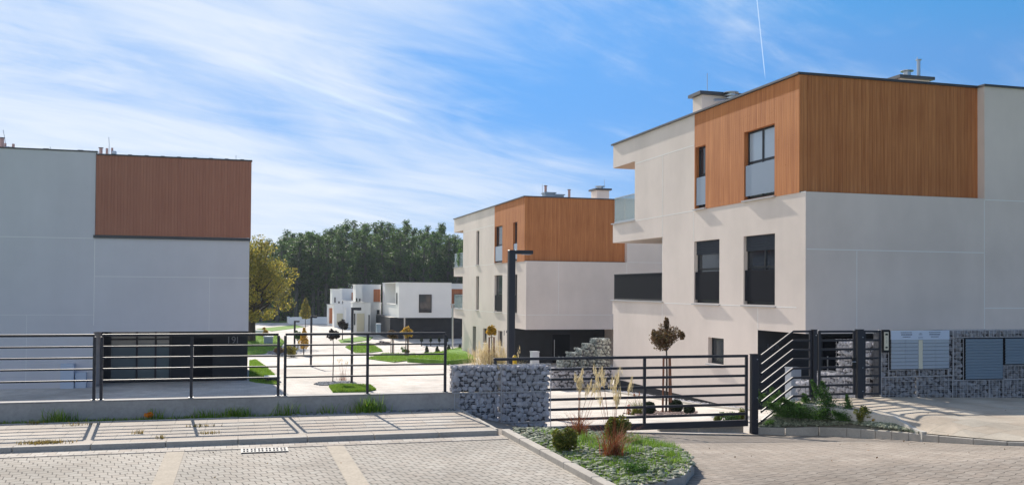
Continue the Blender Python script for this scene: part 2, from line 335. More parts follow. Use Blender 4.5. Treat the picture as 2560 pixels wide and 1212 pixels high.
M['platform'] = paver_mat('pale_slabs', (.42, .375, .31), .5, .5, 0., rot=-8, dark=.78, mortar=.006, var=.04)
M['inner'] = paver_mat('inner_pavers', (.56, .53, .49), .22, .14, .2, dark=.8, var=.03)
# ------------------------------------------------------------------ random geometry makers
rng = np.random.default_rng(7)
def leaf_quads(P, size, rg, flat=0., asp=.6):
    n = len(P); d = rg.normal(size=(n, 3)); d /= np.linalg.norm(d, axis=1)[:, None]
    e = rg.normal(size=(n, 3)); e -= (e*d).sum(1)[:, None]*d; e /= np.linalg.norm(e, axis=1)[:, None]
    if np.isscalar(size): size = np.full(n, size)
    s = (size*rg.uniform(.6, 1.4, n))[:, None]*.5
    a, b = d*s, e*s*asp
    V = np.stack([P-a, P+b*.9, P+a, P-b*.9], 1).reshape(-1, 3)
    F = np.arange(n*4).reshape(-1, 4)
    return V, F
def merge(parts):
    V = []; F = []; n = 0
    for v, f in parts:
        V.append(v); F.append(np.asarray(f)+n); n += len(v)
    return np.concatenate(V), np.concatenate(F)
def ball_pts(n, c, r, rg, lo=.5):
    d = rg.normal(size=(n, 3)); d /= np.linalg.norm(d, axis=1)[:, None]
    k = rg.uniform(lo**3, 1, n)**(1/3)
    return np.array(c)+d*k[:, None]*np.array(r)
def blades(P, h, rg, w=.012, lean=.35, dirs=None, seg=3):
    """curved grass blades as strips of quads"""
    n = len(P); a = rg.uniform(0, 2*math.pi, n); L = rg.uniform(.55, 1.15, n)*h; k = rg.uniform(.2, 1, n)*lean
    dx, dy = np.cos(a), np.sin(a); sx, sy = -dy, dx
    V = []
    for i in range(seg+1):
        t = i/seg; ww = w*(1-t*.85)*.5; off = k*L*t*t; z = L*(t-.25*k*t*t)
        c = np.stack([P[:, 0]+dx*off, P[:, 1]+dy*off, P[:, 2]+z], 1)
        sd_ = np.stack([sx*ww, sy*ww, np.zeros(n)], 1)
        V += [c-sd_, c+sd_]
    V = np.stack(V, 1).reshape(-1, 3); base = (np.arange(n)*(seg+1)*2)[:, None]
    F = np.concatenate([base+np.array([[2*i, 2*i+1, 2*i+3, 2*i+2]]) for i in range(seg)], 0)
    return V, F
def ico():
    t = (1+5**.5)/2; v = [(-1, t, 0), (1, t, 0), (-1, -t, 0), (1, -t, 0), (0, -1, t), (0, 1, t), (0, -1, -t), (0, 1, -t), (t, 0, -1), (t, 0, 1), (-t, 0, -1), (-t, 0, 1)]
    f = [(0, 11, 5), (0, 5, 1), (0, 1, 7), (0, 7, 10), (0, 10, 11), (1, 5, 9), (5, 11, 4), (11, 10, 2), (10, 7, 6), (7, 1, 8), (3, 9, 4), (3, 4, 2), (3, 2, 6), (3, 6, 8), (3, 8, 9), (4, 9, 5), (2, 4, 11), (6, 2, 10), (8, 6, 7), (9, 8, 1)]
    v = [np.array(x)/np.linalg.norm(x) for x in v]; return np.array(v), f
IV, IF = ico()
def subdiv(V, F):
    V = list(V); cache = {}; out = []
    def mid(a, b):
        k = (min(a, b), max(a, b))
        if k not in cache: m = (V[a]+V[b])/2; V.append(m/np.linalg.norm(m)); cache[k] = len(V)-1
        return cache[k]
    for a, b, c in F:
        x, y, z = mid(a, b), mid(b, c), mid(c, a); out += [(a, x, z), (b, y, x), (c, z, y), (x, y, z)]
    return np.array(V), out
IV2, IF2 = subdiv(IV, IF); IF = np.array(IF); IF2 = np.array(IF2)
def rocks(P, R, rg, hi=False, jit=.18, cut=None):
    V0, F0 = (IV2, IF2) if hi else (IV, IF); parts = []
    for p, r in zip(P, R):
        q, _ = np.linalg.qr(rg.normal(size=(3, 3)))
        v = V0*(1+rg.normal(size=(len(V0), 1))*jit*.6)
        # chop a few facets
        for _k in range(8 if hi else 4):
            d = rg.normal(size=3); d /= np.linalg.norm(d); h = rg.uniform(.5, .8); s_ = v@d; v = v-np.outer(np.maximum(s_-h, 0), d)
        v = v*rg.uniform(.75, 1.2, 3); v = (v@q.T)*np.array(r)+np.array(p)
        parts.append((v, F0))
    return merge(parts)
# ------------------------------------------------------------------ wall sheets with openings
def facade(mb, axis, w, u0, u1, v0, v1, holes=(), cuts=(), depth=.18, mi=0, rmi=0):
    """sheet on plane axis=w; axis 'X': u=y ; axis 'Y': u=x ; v=z ; holes get reveals going +axis"""
    us = sorted({u0, u1, *[h[i] for h in list(holes)+list(cuts) for i in (0, 1) if u0 < h[i] < u1]})
    vs = sorted({v0, v1, *[h[i] for h in list(holes)+list(cuts) for i in (2, 3) if v0 < h[i] < v1]})
    P = (lambda u, v, d=0.: (w+d, u, v)) if axis == 'X' else (lambda u, v, d=0.: (u, w+d, v))
    for a, b in zip(us, us[1:]):
        for c, d in zip(vs, vs[1:]):
            mu, mv = (a+b)/2, (c+d)/2
            if any(h[0] < mu < h[1] and h[2] < mv < h[3] for h in list(holes)+list(cuts)): continue
            q = [P(a, c), P(b, c), P(b, d), P(a, d)]
            mb.quad(*(q[::-1] if axis == 'X' else q), mi)
    for h in holes:
        a, b, c, d = h[:4]
        mb.quad(P(a, c), P(b, c), P(b, c, depth), P(a, c, depth), rmi); mb.quad(P(a, d), P(a, d, depth), P(b, d, depth), P(b, d), rmi)
        mb.quad(P(a, c), P(a, c, depth), P(a, d, depth), P(a, d), rmi); mb.quad(P(b, c), P(b, d), P(b, d, depth), P(b, c, depth), rmi)
def sub_window(root, X, y0, y1, z0, z1, kind):
    """window in a +X recess of depth .18 on the gable facing -X"""
    fx = X+.13; f = MB(); w = .06
    f.box(fx, fx+.06, y0, y0+w, z0, z1); f.box(fx, fx+.06, y1-w, y1, z0, z1); f.box(fx+.002, fx+.058, y0+w, y1-w, z0, z0+w+.03); f.box(fx+.002, fx+.058, y0+w, y1-w, z1-w, z1)
    ym = None
    if kind in ('double', 'double_shut'): ym = y0+(y1-y0)*(.42 if kind == 'double_shut' else .5); f.box(fx-.004, fx+.056, ym-.04, ym+.04, z0+w+.03, z1-w)
    if kind != 'small' and kind != 'narrow': f.box(fx+.004, fx+.054, y0+w, y1-w, z0+1.05, z0+1.12)
    win = obj('window', f, M['frame'], root)
    p = MB(); p.box(fx+.02, fx+.035, y0+w*.5, y1-w*.5, z0+.05, z1-.05); obj('pane', p, M['pane_light'] if kind == 'double' else M['pane'], win)
    if kind in ('double_shut', 'single_shut'):
        s_ = MB(); n = 7
        for i in range(n): s_.box(fx-.045+(.004 if i % 2 else 0), fx-.01, y0+.01, y1-.01, z1-.44+i*.0625, z1-.44+i*.0625+.055)
        obj('roller_shutter', s_, M['shutter'], win)
    sl_ = MB(); sl_.box(X-.07, X+.13, y0-.06, y1+.06, z0-.055, z0-.02); obj('sill', sl_, M['sill'], win)
    if kind in ('double', 'narrow_glass', 'double_shut', 'single_shut', 'narrow_dark'):
        g = MB(); g.box(X+.03, X+.045, y0+.03, y1-.03, z0+.1, z0+1.0)
        b = obj('balustrade', g, M['frost'] if kind in ('double', 'narrow_glass') else M['glass_dark'], win)
    return win
def txt(body, size, loc, mat_, parent, rot=(90, 0, 0), name='house_number', ext=.01):
    cu_ = bpy.data.curves.new('t', 'FONT'); cu_.body = body; cu_.size = size; cu_.extrude = ext; cu_.align_x = 'LEFT'
    o = bpy.data.objects.new('t', cu_); COL.objects.link(o); o.rotation_euler = [math.radians(a) for a in rot]; o.location = loc
    bpy.context.view_layer.update(); me = bpy.data.meshes.new_from_object(o.evaluated_get(bpy.context.evaluated_depsgraph_get()))
    me.transform(o.matrix_world); bpy.data.objects.remove(o)
    if parent is not None: me.transform(Matrix.Translation(-Vector(ORG[parent.name])))
    me.materials.clear(); me.materials.append(mat_); n = bpy.data.objects.new(name, me); COL.objects.link(n)
    if parent is not None: n.parent = parent; ORG[n.name] = ORG[parent.name]
    return n
# ================================================================== SETTING: ground and paving
def sheet(fn, xs, ys, dz=0., mask=None):
    V = []; F = []; nx = len(xs)
    for y in ys:
        for x in xs: V.append((x, y, fn(x, y)+dz))
    for j in range(len(ys)-1):
        for i in range(nx-1):
            if mask and not mask((xs[i]+xs[i+1])/2, (ys[j]+ys[j+1])/2): continue
            F.append((j*nx+i, j*nx+i+1, (j+1)*nx+i+1, (j+1)*nx+i))
    return V, F, None
def gbase(x, y): return gz(x, y)-.10 if y > 17.9 else -.85
xs = [-1500, -600, -250, -120, -60, -30, -12, -4, 0, 4, 5.8, 8, 10.4, 14, 18, 25, 35, 60, 100, 180, 400, 900, 2000]
ys = [-400, -100, -30, 0, 10, 17.85, 17.95, 20, 22, 24, 26.5, 30, 35, 42, 50, 58, 66, 75, 85, 110, 150, 220, 400, 900, 3000]
struct('ground', sheet(gbase, xs, ys), M['grass'])
# inner estate road, follows the slope down into the estate
struct('inner_road', sheet(gz, [-14, -8, -3, 0, 3, 5.8, 8, 10.4, 12, 14.2, 18, 24, 30, 40], [17.72, 19, 20.5, 22, 24, 26.5, 30, 35, 38, 42, 50, 58, 66, 75, 85, 110, 128], 0.), M['inner'])
# parking bay
b = MB(); b.box(-14, 4.06, -12, 14.55, .1, .22); struct('parking_bay', b, M['bay'])
b = MB(); b.box(-14, 4.0, 14.12, 14.54, .15, .224); struct('gutter', b, M['gutter'])
b = MB(); b.box(-14, 4.0, 14.09, 14.12, .15, .2255); struct('drain_slot', b, M['core'])
b = MB()
for p0, p1 in (((400, 1212), (443, 1128)), ((885, 1212), (845, 1108))):
    g0 = oy(*p0, 10); X0 = None
    d = ray(*p0); A0 = C0+d*((.224-EYE)/d[2]); d = ray(*p1); A1 = C0+d*((.224-EYE)/d[2]); xx = (A0[0]+A1[0])/2
    b.box(xx-.12, xx+.12, 2, 14.08, .15, .2245)
struct('bay_divider', b, mat('divider_concrete', (.40, .345, .275), .95, noise=[(2.3, .12, 6, U1), (30, .15, 4, U1)]))
# sidewalk and its kerb
b = MB(); b.box(-14, 3.93, 14.68, 17.0, .15, .285); struct('sidewalk', b, M['slab'])
b = MB(); x = -14.
while x < 3.9:
    x1 = min(x+1.0, 3.95); b.box(x+.004, x1-.004, 14.55, 14.68, .1, .292); x = x1
x = -14.
while x < 3.9:
    x1 = min(x+1.0, 3.95); b.box(x+.004, x1-.004, 17.0, 17.06, .1, .295); x = x1
for y0 in (14.7, 15.7, 16.7): b.box(3.94, 4.0, y0+.004, min(y0+.996, 17.2), -.2, .292)
struct('kerb', b, M['kerb'], bevel=.008)
b = MB(); b.box(-14, 3.9, 17.06, 17.44, .0, .262); struct('verge_soil', b, M['soil'])
# driveway apron descending to the gate
def kp(x): return None
DX = [4.0, 4.4, 5.0, 5.77, 6.5, 7.5, 8.5, 9.5, 10.4, 12, 13.5, 15, 18, 24, 34]; DY = [-12, 0, 5, 8, 11, 12.5, 14, 15.5, 16.5, 17.45, 17.72]
struct('driveway', sheet(gz, DX, DY), M['drive'])
# right kerb line (plan), base height, face height
KR = [(10.30, 17.86, .13), (10.9, 17.45, .15), (11.40, 17.0, .17), (11.56, 16.3, .175), (11.62, 15.5, .165), (11.71, 14.68, .145), (11.79, 14.0, .12), (11.90, 13.3, .095), (12.12, 12.8, .06), (12.5, 12.3, .05), (13.6, 11.2, .05), (16, 9.4, .05), (24, 4.5, .05)]
KW = [10.36, 11.05, 11.55, 11.8, 12.15, 12.6, 13.0, 13.6, 14.3, 15.2, 16.8, 19, 26]
def along(path, step):
    out = []; 
    for (x0, y0, h0), (x1, y1, h1) in zip(path, path[1:]):
        L = math.hypot(x1-x0, y1-y0); n = max(1, round(L/step))
        for i in range(n):
            t = i/n; out.append((x0+(x1-x0)*t, y0+(y1-y0)*t, h0+(h1-h0)*t))
    out.append(path[-1]); return out
def kerb_run(mb, path, width, side, step=.5, gap=.006):
    pts = along(path, step)
    for i, (a, b_) in enumerate(zip(pts, pts[1:])):
        d = Vector((b_[0]-a[0], b_[1]-a[1], 0)).normalized(); n = Vector((-d.y, d.x, 0))*side*width
        a2 = Vector((a[0], a[1], 0))+d*gap; b2 = Vector((b_[0], b_[1], 0))-d*gap
        za, zb = gz(a[0], a[1]), gz(b_[0], b_[1]); k = len(mb.v)
        for p, z, h in ((a2, za, a[2]), (b2, zb, b_[2])):
            mb.v += [(p.x, p.y, z-.2), (p.x, p.y, z+h), (p.x+n.x, p.y+n.y, z+h), (p.x+n.x, p.y+n.y, z-.2)]
        for f in ((0, 1, 5, 4), (1, 2, 6, 5), (2, 3, 7, 6), (0, 3, 2, 1), (4, 5, 6, 7)): mb.f.append(tuple(k+q for q in f)); mb.m.append(0)
b = MB(); kerb_run(b, KR, .11, 1)
kerb_run(b, [(8.3, 17.98, .05), (9.2, 17.98, .1), (10.25, 17.98, .13)], .1, 1, 1.)
struct('kerb', b, M['kerb'], bevel=.01)
# raised ground right of the gate: a ruled surface between kerb top and wall foot
def wallz(x): return lerp(x, [(10.3, -.32), (10.9, -.10), (11.4, .16), (11.8, .22), (13.4, .24), (17.2, .13), (26, .1)])
KA = along(KR, .12); KS = np.cumsum([0]+[math.hypot(b_[0]-a_[0], b_[1]-a_[1]) for a_, b_ in zip(KR, KR[1:])])
KAs = np.cumsum([0]+[math.hypot(b_[0]-a_[0], b_[1]-a_[1]) for a_, b_ in zip(KA, KA[1:])])
TT = [0, .04, .1, .17, .24, .3, .38, .46, .55, .65, .75, .86, 1.]
def ruled(bed):
    G = []
    for (x, y, h), s__ in zip(KA, KAs):
        d_ = .09; wx = float(np.interp(s__, KS, KW)); zk = gz(x, y)+h-.004; zw = wallz(wx); wy = 17.9 if x < 11.35 else 17.66
        v = Vector((wx-x, wy-y, 0)); L_ = max(v.length, .02); x0, y0 = x+v.x/L_*d_, y+v.y/L_*d_
        for t in TT:
            k = t if bed else (t/.3*.86 if t < .3 else .86+(t-.3)/.7*.14)
            G.append((x0+(wx-x0)*t, y0+(wy-y0)*t, zk+(zw-zk)*k))
    return np.array(G)
GP, GB = ruled(False), ruled(True)
def raised_z(x, y, bed=False):
    G = GB if bed else GP; d2 = (G[:, 0]-x)**2+(G[:, 1]-y)**2; i = np.argsort(d2)[:4]; w = 1/(d2[i]+1e-5); return float((G[i, 2]*w).sum()/w.sum())
def surf_hit(px, py, bed=False):
    d = ray(px, py); d = d/d[1]; Y = 11.5
    while Y < 17.7 and (C0+d*Y)[2] > raised_z((C0+d*Y)[0], Y, bed): Y += .02
    return C0+d*Y
BORD = [(11.36, 17.95)]
for q in ((2003, 990), (2100, 1026), (2238, 1045), (2313, 1083)):
    p = surf_hit(*q); BORD.append((float(p[0]), float(min(p[1], 17.6))))
BORD[1] = (11.45, 17.6)
print('BORD', BORD)
def in_bed(x, y):
    if y < BORD[-1][1]-.02: return False
    by = [p[1] for p in BORD][::-1]; bx = [p[0] for p in BORD][::-1]
    return x < np.interp(y, by, bx)
def raised_sheet(bed):
    G = GB if bed else GP; n = len(TT); F = []; V = [(g[0], g[1], g[2]+(.014 if not bed else -.01)) for g in G]
    for i in range(len(KA)-1):
        for j in range(n-1):
            a_ = G[i*n+j]; c_ = G[(i+1)*n+j+1]
            if bed or not in_bed((a_[0]+c_[0])/2, (a_[1]+c_[1])/2): F.append((i*n+j, (i+1)*n+j, (i+1)*n+j+1, i*n+j+1))
    return V, F, None
struct('planting_bed', raised_sheet(True), M['soil'])
struct('sidewalk', raised_sheet(False), M['platform'])
b = MB()
def path_strip(b, pts, w, dz, dep):
    for (x0, y0), (x1, y1) in zip(pts, pts[1:]):
        d = Vector((x1-x0, y1-y0, 0)).normalized(); n = Vector((-d.y, d.x, 0))*w
        z0, z1 = raised_z(x0, y0)+dz, raised_z(x1, y1)+dz; k = len(b.v)
        for (x, y, z) in ((x0, y0, z0), (x1, y1, z1)):
            b.v += [(x-n.x, y-n.y, z-dep), (x-n.x, y-n.y, z), (x+n.x, y+n.y, z), (x+n.x, y+n.y, z-dep)]
        for f in ((0, 1, 5, 4), (1, 2, 6, 5), (2, 3, 7, 6), (0, 3, 2, 1), (4, 5, 6, 7)): b.f.append(tuple(k+q for q in f)); b.m.append(0)
dense = []
for (x0, y0), (x1, y1) in zip(BORD[1:], BORD[2:]):
    for i in range(6): dense.append((x0+(x1-x0)*i/6, y0+(y1-y0)*i/6))
dense.append(BORD[-1]); path_strip(b, dense, .06, .03, .22)
struct('bed_edging', b, M['concrete_pale'])
# planter island
PL = [(4.14, 14.60), (4.9, 15.6), (5.9, 16.5), (6.5, 16.4), (6.9, 15.9), (6.93, 15.2), (6.78, 14.4), (6.58, 13.6), (6.31, 12.74), (6.0, 12.0), (5.67, 11.2), (5.2, 10.5), (4.8, 10.2), (4.16, 10.0)]
def plz(x, y): return min(.27, .28-.12*(x-4.2)-.06*(y-14.6))
cpl = (5.3, 13.2); V = [(cpl[0], cpl[1], plz(*cpl)+.02)]+[(x, y, plz(x, y)) for x, y in PL]; F = [(0, i+1, (i+1) % len(PL)+1) for i in range(len(PL))]
struct('planter_soil', (V, F, None), M['soil'])
b = MB()
for y0 in np.arange(3.6, 14.6, 1.0): b.box(4.02, 4.15, y0+.005, y0+.995, 0, .305)
struct('kerb', b, M['kerb'], bevel=.01)
b = MB()
kp_ = [(6.9, 15.9), (6.93, 15.2), (6.78, 14.4), (6.58, 13.6), (6.31, 12.74), (6.0, 12.0), (5.67, 11.2), (5.2, 10.5), (4.8, 10.2), (4.25, 10.02)]
kerb_run(b, [(x, y, plz(x, y)-gz(x, y)+.02 if y < 15 else .03) for x, y in kp_], .13, -1, .55)
struct('kerb', b, M['kerb'], bevel=.01)
def in_poly(x, y, P):
    c = False; j = len(P)-1
    for i in range(len(P)):
        if (P[i][1] > y) != (P[j][1] > y) and x < (P[j][0]-P[i][0])*(y-P[i][1])/(P[j][1]-P[i][1])+P[i][0]: c = not c
        j = i
    return c
def scatter(n, P, rg):
    xs_ = [p[0] for p in P]; ys_ = [p[1] for p in P]; out = []
    while len(out) < n:
        x, y = rg.uniform(min(xs_), max(xs_)), rg.uniform(min(ys_), max(ys_))
        if in_poly(x, y, P): out.append((x, y))
    return out
pts = scatter(3600, PL, rng)
R = [(r, r*.8, r*.32) for r in rng.uniform(.026, .062, len(pts))]
V, F = rocks([(x, y, plz(x, y)+rng.uniform(.0, .035)) for x, y in pts], R, rng)
struct('planter_gravel', (V, F, None), M['pebble'], 'stuff')
pts = []; BP = [(k_[0]+.1, k_[1]+.02) for k_ in KR[3:8] if k_[1] > BORD[-1][1]+.05]+[(p[0]-.05, p[1]) for p in BORD[::-1]]+[(10.5, 17.8), (10.95, 17.58), (11.42, 17.12)]
pts = scatter(3400, BP, rng)
R = [(r, r*.8, r*.5) for r in rng.uniform(.022, .052, len(pts))]
V, F = rocks([(x, y, raised_z(x, y, True)+rng.uniform(0, .03)) for x, y in pts], R, rng)
struct('bed_gravel', (V, F, None), M['pebble'], 'stuff')
# gravel in the verge near the right end of the low wall
pts = [(x, rng.uniform(17.08, 17.42)) for x in np.concatenate([rng.uniform(1.0, 3.85, 420), rng.uniform(-.5, 2.5, 60)])]
V, F = rocks([(x, y, .27+rng.uniform(0, .02)) for x, y in pts], [(r, r*.8, r*.5) for r in rng.uniform(.02, .045, len(pts))], rng)
struct('verge_gravel', (V, F, None), M['stone_dark'], 'stuff')
# weeds in the verge and between the pavers
P = np.array([(x, rng.uniform(17.08, 17.42), .255) for x in rng.uniform(-8, 1.4, 2300)]+[(x, rng.uniform(17.08, 17.42), .255) for x in rng.uniform(1.4, 3.8, 120)])
parts = [blades(P, .07, rng, .016, .9)]
for cx_, n_, h_ in ((-2.9, 70, .24), (-2.75, 40, .2), (-1.35, 40, .2), (.0, 120, .2), (-.2, 80, .16), (.85, 60, .26), (2.2, 150, .26), (2.3, 90, .36), (2.4, 60, .18), (-.6, 60, .18), (1.5, 40, .22)):
    P = np.stack([rng.normal(cx_, .12, n_), rng.uniform(17.15, 17.4, n_), np.full(n_, .26)], 1); parts.append(blades(P, h_, rng, .016, .7))
V, F = merge(parts); struct('verge_weeds', (V, F, None), M['blade'], 'stuff')
parts = []
for px, py, n_, r_, h_ in ((108, 1107, 260, .16, .05), (505, 1065, 60, .12, .05), (520, 1083, 40, .07, .06), (345, 1083, 30, .05, .08), (400, 1095, 30, .05, .07), (90, 1058, 30, .05, .07), (195, 1062, 40, .12, .06)):
    d = ray(px, py); q = C0+d*((.285-EYE)/d[2]); P = np.stack([rng.normal(q[0], r_, n_), rng.normal(q[1], r_*.35, n_), np.full(n_, .285)], 1); P[:, 1] = np.clip(P[:, 1], 14.57, 16.98); parts.append(blades(P, h_, rng, .014, 1.))
V, F = merge(parts); struct('joint_weeds', (V, F, None), mat('dry_weed', (.22, .19, .05), .8, island=.4, hue=(.38, .26, .08), trans=.3), 'stuff')
# drain grate set into the bay
def grate():
    d = ray(605, 1122); a = C0+d*((.226-EYE)/d[2]); d = ray(716, 1119); c = C0+d*((.226-EYE)/d[2]); x0, x1 = a[0], c[0]; y0, y1 = 13.72, 14.07
    t = thing('drain_grate', 'pale slotted drain grate lying flush in the pavers of the parking bay', 'drain grate', ((x0+x1)/2, (y0+y1)/2, .22))
    f = MB(); f.box(x0, x1, y0, y1, .17, .226); obj('drain_box', f, M['core'], t)
    f = MB(); n = 6; w = (x1-x0)/n
    f.box(x0, x1, y0, y0+.03, .22, .2365); f.box(x0, x1, y1-.03, y1, .22, .236); f.box(x0, x1, (y0+y1)/2-.014, (y0+y1)/2+.014, .22, .235)
    for i in range(n+1): f.box(x0+w*i-.016, x0+w*i+.016, y0, y1, .22, .234)
    for i in range(n): f.box(x0+w*(i+.5)-.01, x0+w*(i+.5)+.01, y0, y1, .22, .233)
    obj('grid', f, mat('galvanised_grid', (.24, .24, .235), .7), t)
grate()
# ================================================================== low wall and railing panels
b = MB(); b.box(-14, 3.98, 17.44, 17.66, .0, .575); b.box(-14, 3.99, 17.43, 17.67, .575, .592)
tag(obj('low_wall', b, M['concrete'], bevel=.006), 'long low grey concrete wall under the railings beside the left pavement', 'wall')
def railing(x0, x1, mids, label, ends=(1, 1)):
    t = thing('railing_panel', label, 'railing', ((x0+x1)/2, 17.55, .59), 'railing panels along the low wall')
    zt = [1.70, 1.505, 1.315, 1.125, .93]
    f = MB(); f.barX(x0, x1, 17.55, zt[0]-.012, .06, .042); obj('top_rail', f, M['metal'], t, bevel=.006)
    xs_ = [x0]+mids+[x1]
    for z in zt[1:]:
        f = MB()
        for a, c in zip(xs_, xs_[1:]): f.barX(a+.021, c-.021, 17.55, z-.012, .04, .028)
        obj('rail', f, M['metal'], t, bevel=.005)
    for i, xx in enumerate(xs_):
        if i == 0 and not ends[0] or i == len(xs_)-1 and not ends[1]: continue
        f = MB(); f.box(xx-.024, xx+.024, 17.525, 17.575, .592, zt[0]-.034); f.box(xx-.05, xx+.05, 17.5, 17.6, .592, .602); obj('post', f, M['metal'], t, bevel=.004)
xp = lambda px: oy(px, 900, 17.55)[0]
railing(-8.2, xp(236), [-5.9], 'leftmost dark metal railing panel, cut off by the left edge of the photo')
railing(xp(254), xp(696), [xp(479)], 'dark metal railing panel in front of the dark glazed entrance of the left building')
railing(xp(713), xp(1113), [xp(919)], 'dark metal railing panel ending beside the gabion block')
# ================================================================== gabions
def gabion(name, label, blocks, stone, sp=.105, group=None, faces='flt', seed=1, hi=True, wire=.1, fat=1., jx=.25):
    """blocks: (x0,x1,y0,y1,z0,z1); faces: f front(-Y) l left(-X) t top"""
    rg = np.random.default_rng(seed); B = blocks
    t = thing(name, label, 'gabion', (min(b[0] for b in B), B[0][2], min(b[4] for b in B)), group)
    parts = []; core = MB(); wr = MB()
    for (x0, x1, y0, y1, z0, z1) in B:
        e = sp*.55; core.box(x0+e, x1-e, y0+e, y1-e, z0+.01, z1-e)
        P = []; R = []
        def put(p): P.append(p); r = fat*sp*rg.uniform(.53, .74); R.append((r*rg.uniform(.85, 1.25), r*rg.uniform(.8, 1.1), r*rg.uniform(.75, 1.1)))
        def grid(a0, a1, b0, b1):
            na, nb = max(1, round((a1-a0)/sp)), max(1, round((b1-b0)/sp))
            for j in range(nb):
                for i in range(na):
                    yield (a0+(i+.5+(.25 if j % 2 else -.25)*(na > 1)+rg.uniform(-jx, jx))*(a1-a0)/na, b0+(j+.5+rg.uniform(-jx, jx))*(b1-b0)/nb)
        e2 = sp*.5
        if 'f' in faces:
            for a, c in grid(x0+e2*.3, x1-e2*.3, z0, z1-e2*.3): put((min(max(a, x0+e2), x1-e2), y0+e2*rg.uniform(.9, 1.25), min(c, z1-e2*.8)))
        if 'l' in faces:
            for a, c in grid(y0+e2, y1, z0, z1): put((x0+e2*rg.uniform(.9, 1.2), min(a, y1-e2), min(c, z1-e2*.8)))
        if 't' in faces:
            for a, c in grid(x0+e2, x1-e2, y0+e2, y1): put((a, min(c, y1-e2), z1-e2*rg.uniform(.9, 1.2)))
        v_, f_ = rocks(P, R, rg, hi=hi, jit=.1); v_[:, 0] = np.clip(v_[:, 0], x0+.003, x1-.003); v_[:, 1] = np.maximum(v_[:, 1], y0+.003+.01*rg.uniform(size=len(v_))); v_[:, 2] = np.clip(v_[:, 2], z0, z1-.003-.02*rg.uniform(size=len(v_))); parts.append((v_, f_))
        if wire:
            r_ = .003
            for xx in np.arange(x0, x1+.001, (x1-x0)/max(1, round((x1-x0)/wire))):
                k = r_*(2.2 if abs(xx-x0) < .01 or abs(xx-x1) < .01 else 1); wr.box(xx-k, xx+k, y0-.004, y0+.001, z0, z1); wr.box(xx-r_, xx+r_, y0, y1, z1, z1+.004)
            for zz_ in np.arange(z0, z1+.001, (z1-z0)/max(1, round((z1-z0)/wire))):
                k = r_*(2.2 if abs(zz_-z0) < .01 or abs(zz_-z1) < .01 else 1); wr.box(x0, x1, y0-.007, y0-.004, zz_-k, zz_+k)
                if 'l' in faces: wr.box(x0-.005, x0-.001, y0, y1, zz_-r_, zz_+r_)
            if 'l' in faces:
                for yy in np.arange(y0, y1, wire): wr.box(x0-.008, x0-.005, yy-r_, yy+r_, z0, z1)
    V, F = merge(parts); obj('stones', (V, F, None), stone, t); obj('gap_shade_core', core, M['core'], t)  # dark core box gives the gaps between stones their painted shade
    if wire: obj('wire_cage', wr, M['wire'], t)
    return t
gabion('gabion_block', 'pale grey gabion block at the left end of the sliding gate', [(3.84, 4.78, 17.42, 17.72, .58, 1.09), (4.79, 5.77, 17.42, 17.72, .58, 1.09), (3.88, 4.78, 17.42, 17.72, .0, .57), (4.79, 5.77, 17.42, 17.72, .0, .57), (3.9, 4.78, 17.43, 17.72, -.3, -.01), (4.79, 5.78, 17.43, 17.72, -.3, -.01)], M['stone'], .098, seed=3)
gw = []
sx_ = [13.36, 14.28, 15.22, 16.2, 16.58, 17.6, 18.6]
for a, c in zip(sx_, sx_[1:]): gw.append((a, c-.01, 17.62, 18.0, -.1, .68 if c < 15.3 else .57))
gw += [(13.36, 13.55, 17.62, 18.0, .69, 1.69), (13.56, 14.33, 17.62, 18.0, .69, .83), (14.34, 15.09, 17.62, 18.0, .69, .83), (15.11, 15.22, 17.62, 18.0, .69, 1.69), (15.24, 15.50, 17.62, 18.0, .58, 1.50),
       (15.24, 16.2, 17.62, 18.0, 1.53, 1.69), (16.21, 17.5, 17.62, 18.0, 1.53, 1.69), (17.51, 18.6, 17.62, 18.0, 1.53, 1.69), (16.60, 17.6, 17.62, 18.0, .58, .88), (17.61, 18.6, 17.62, 18.0, .58, 1.50)]
gabion('gabion_wall', 'long dark grey gabion wall with mailboxes and steel cabinets set into it', gw, M['stone_dark'], .095, seed=5, faces='ft', fat=1.12, jx=.38)
gabion('gabion_block', 'pale gabion block stepping down behind the side gate', [(13.36, 13.76, 18.02, 19.25, -.9, 1.42), (13.36, 13.76, 19.27, 20.1, -.9, .62), (13.36, 13.76, 20.12, 20.95, -.9, .33)], M['stone'], .12, seed=6, faces='flt', hi=False)
st = []
for px0, px1, yt in ((1490, 1531, 845), (1468, 1490, 858), (1450, 1468, 870), (1428, 1450, 880), (1405, 1428, 893)):
    a, c = oy(px0, yt, 36.5), oy(px1, yt, 36.5); st.append((a[0], c[0]-.02, 36.5, 37.3, -1.6, a[2]))
gabion('gabion_steps', 'greenish grey gabion wall stepping up beside the rear corner of the right building', st, M['stone_far'], .13, seed=8, faces='flt', hi=False, wire=0)
a, c = oy(1378, 900, 36.2), oy(1531, 900, 36.2)
gabion('gabion_steps', 'low pale gabion row in front of the stepped gabion wall', [(a[0], c[0], 35.95, 36.45, -1.6, oy(1450, 918, 36)[2])], M['stone'], .15, seed=9, faces='flt', hi=False, wire=0)
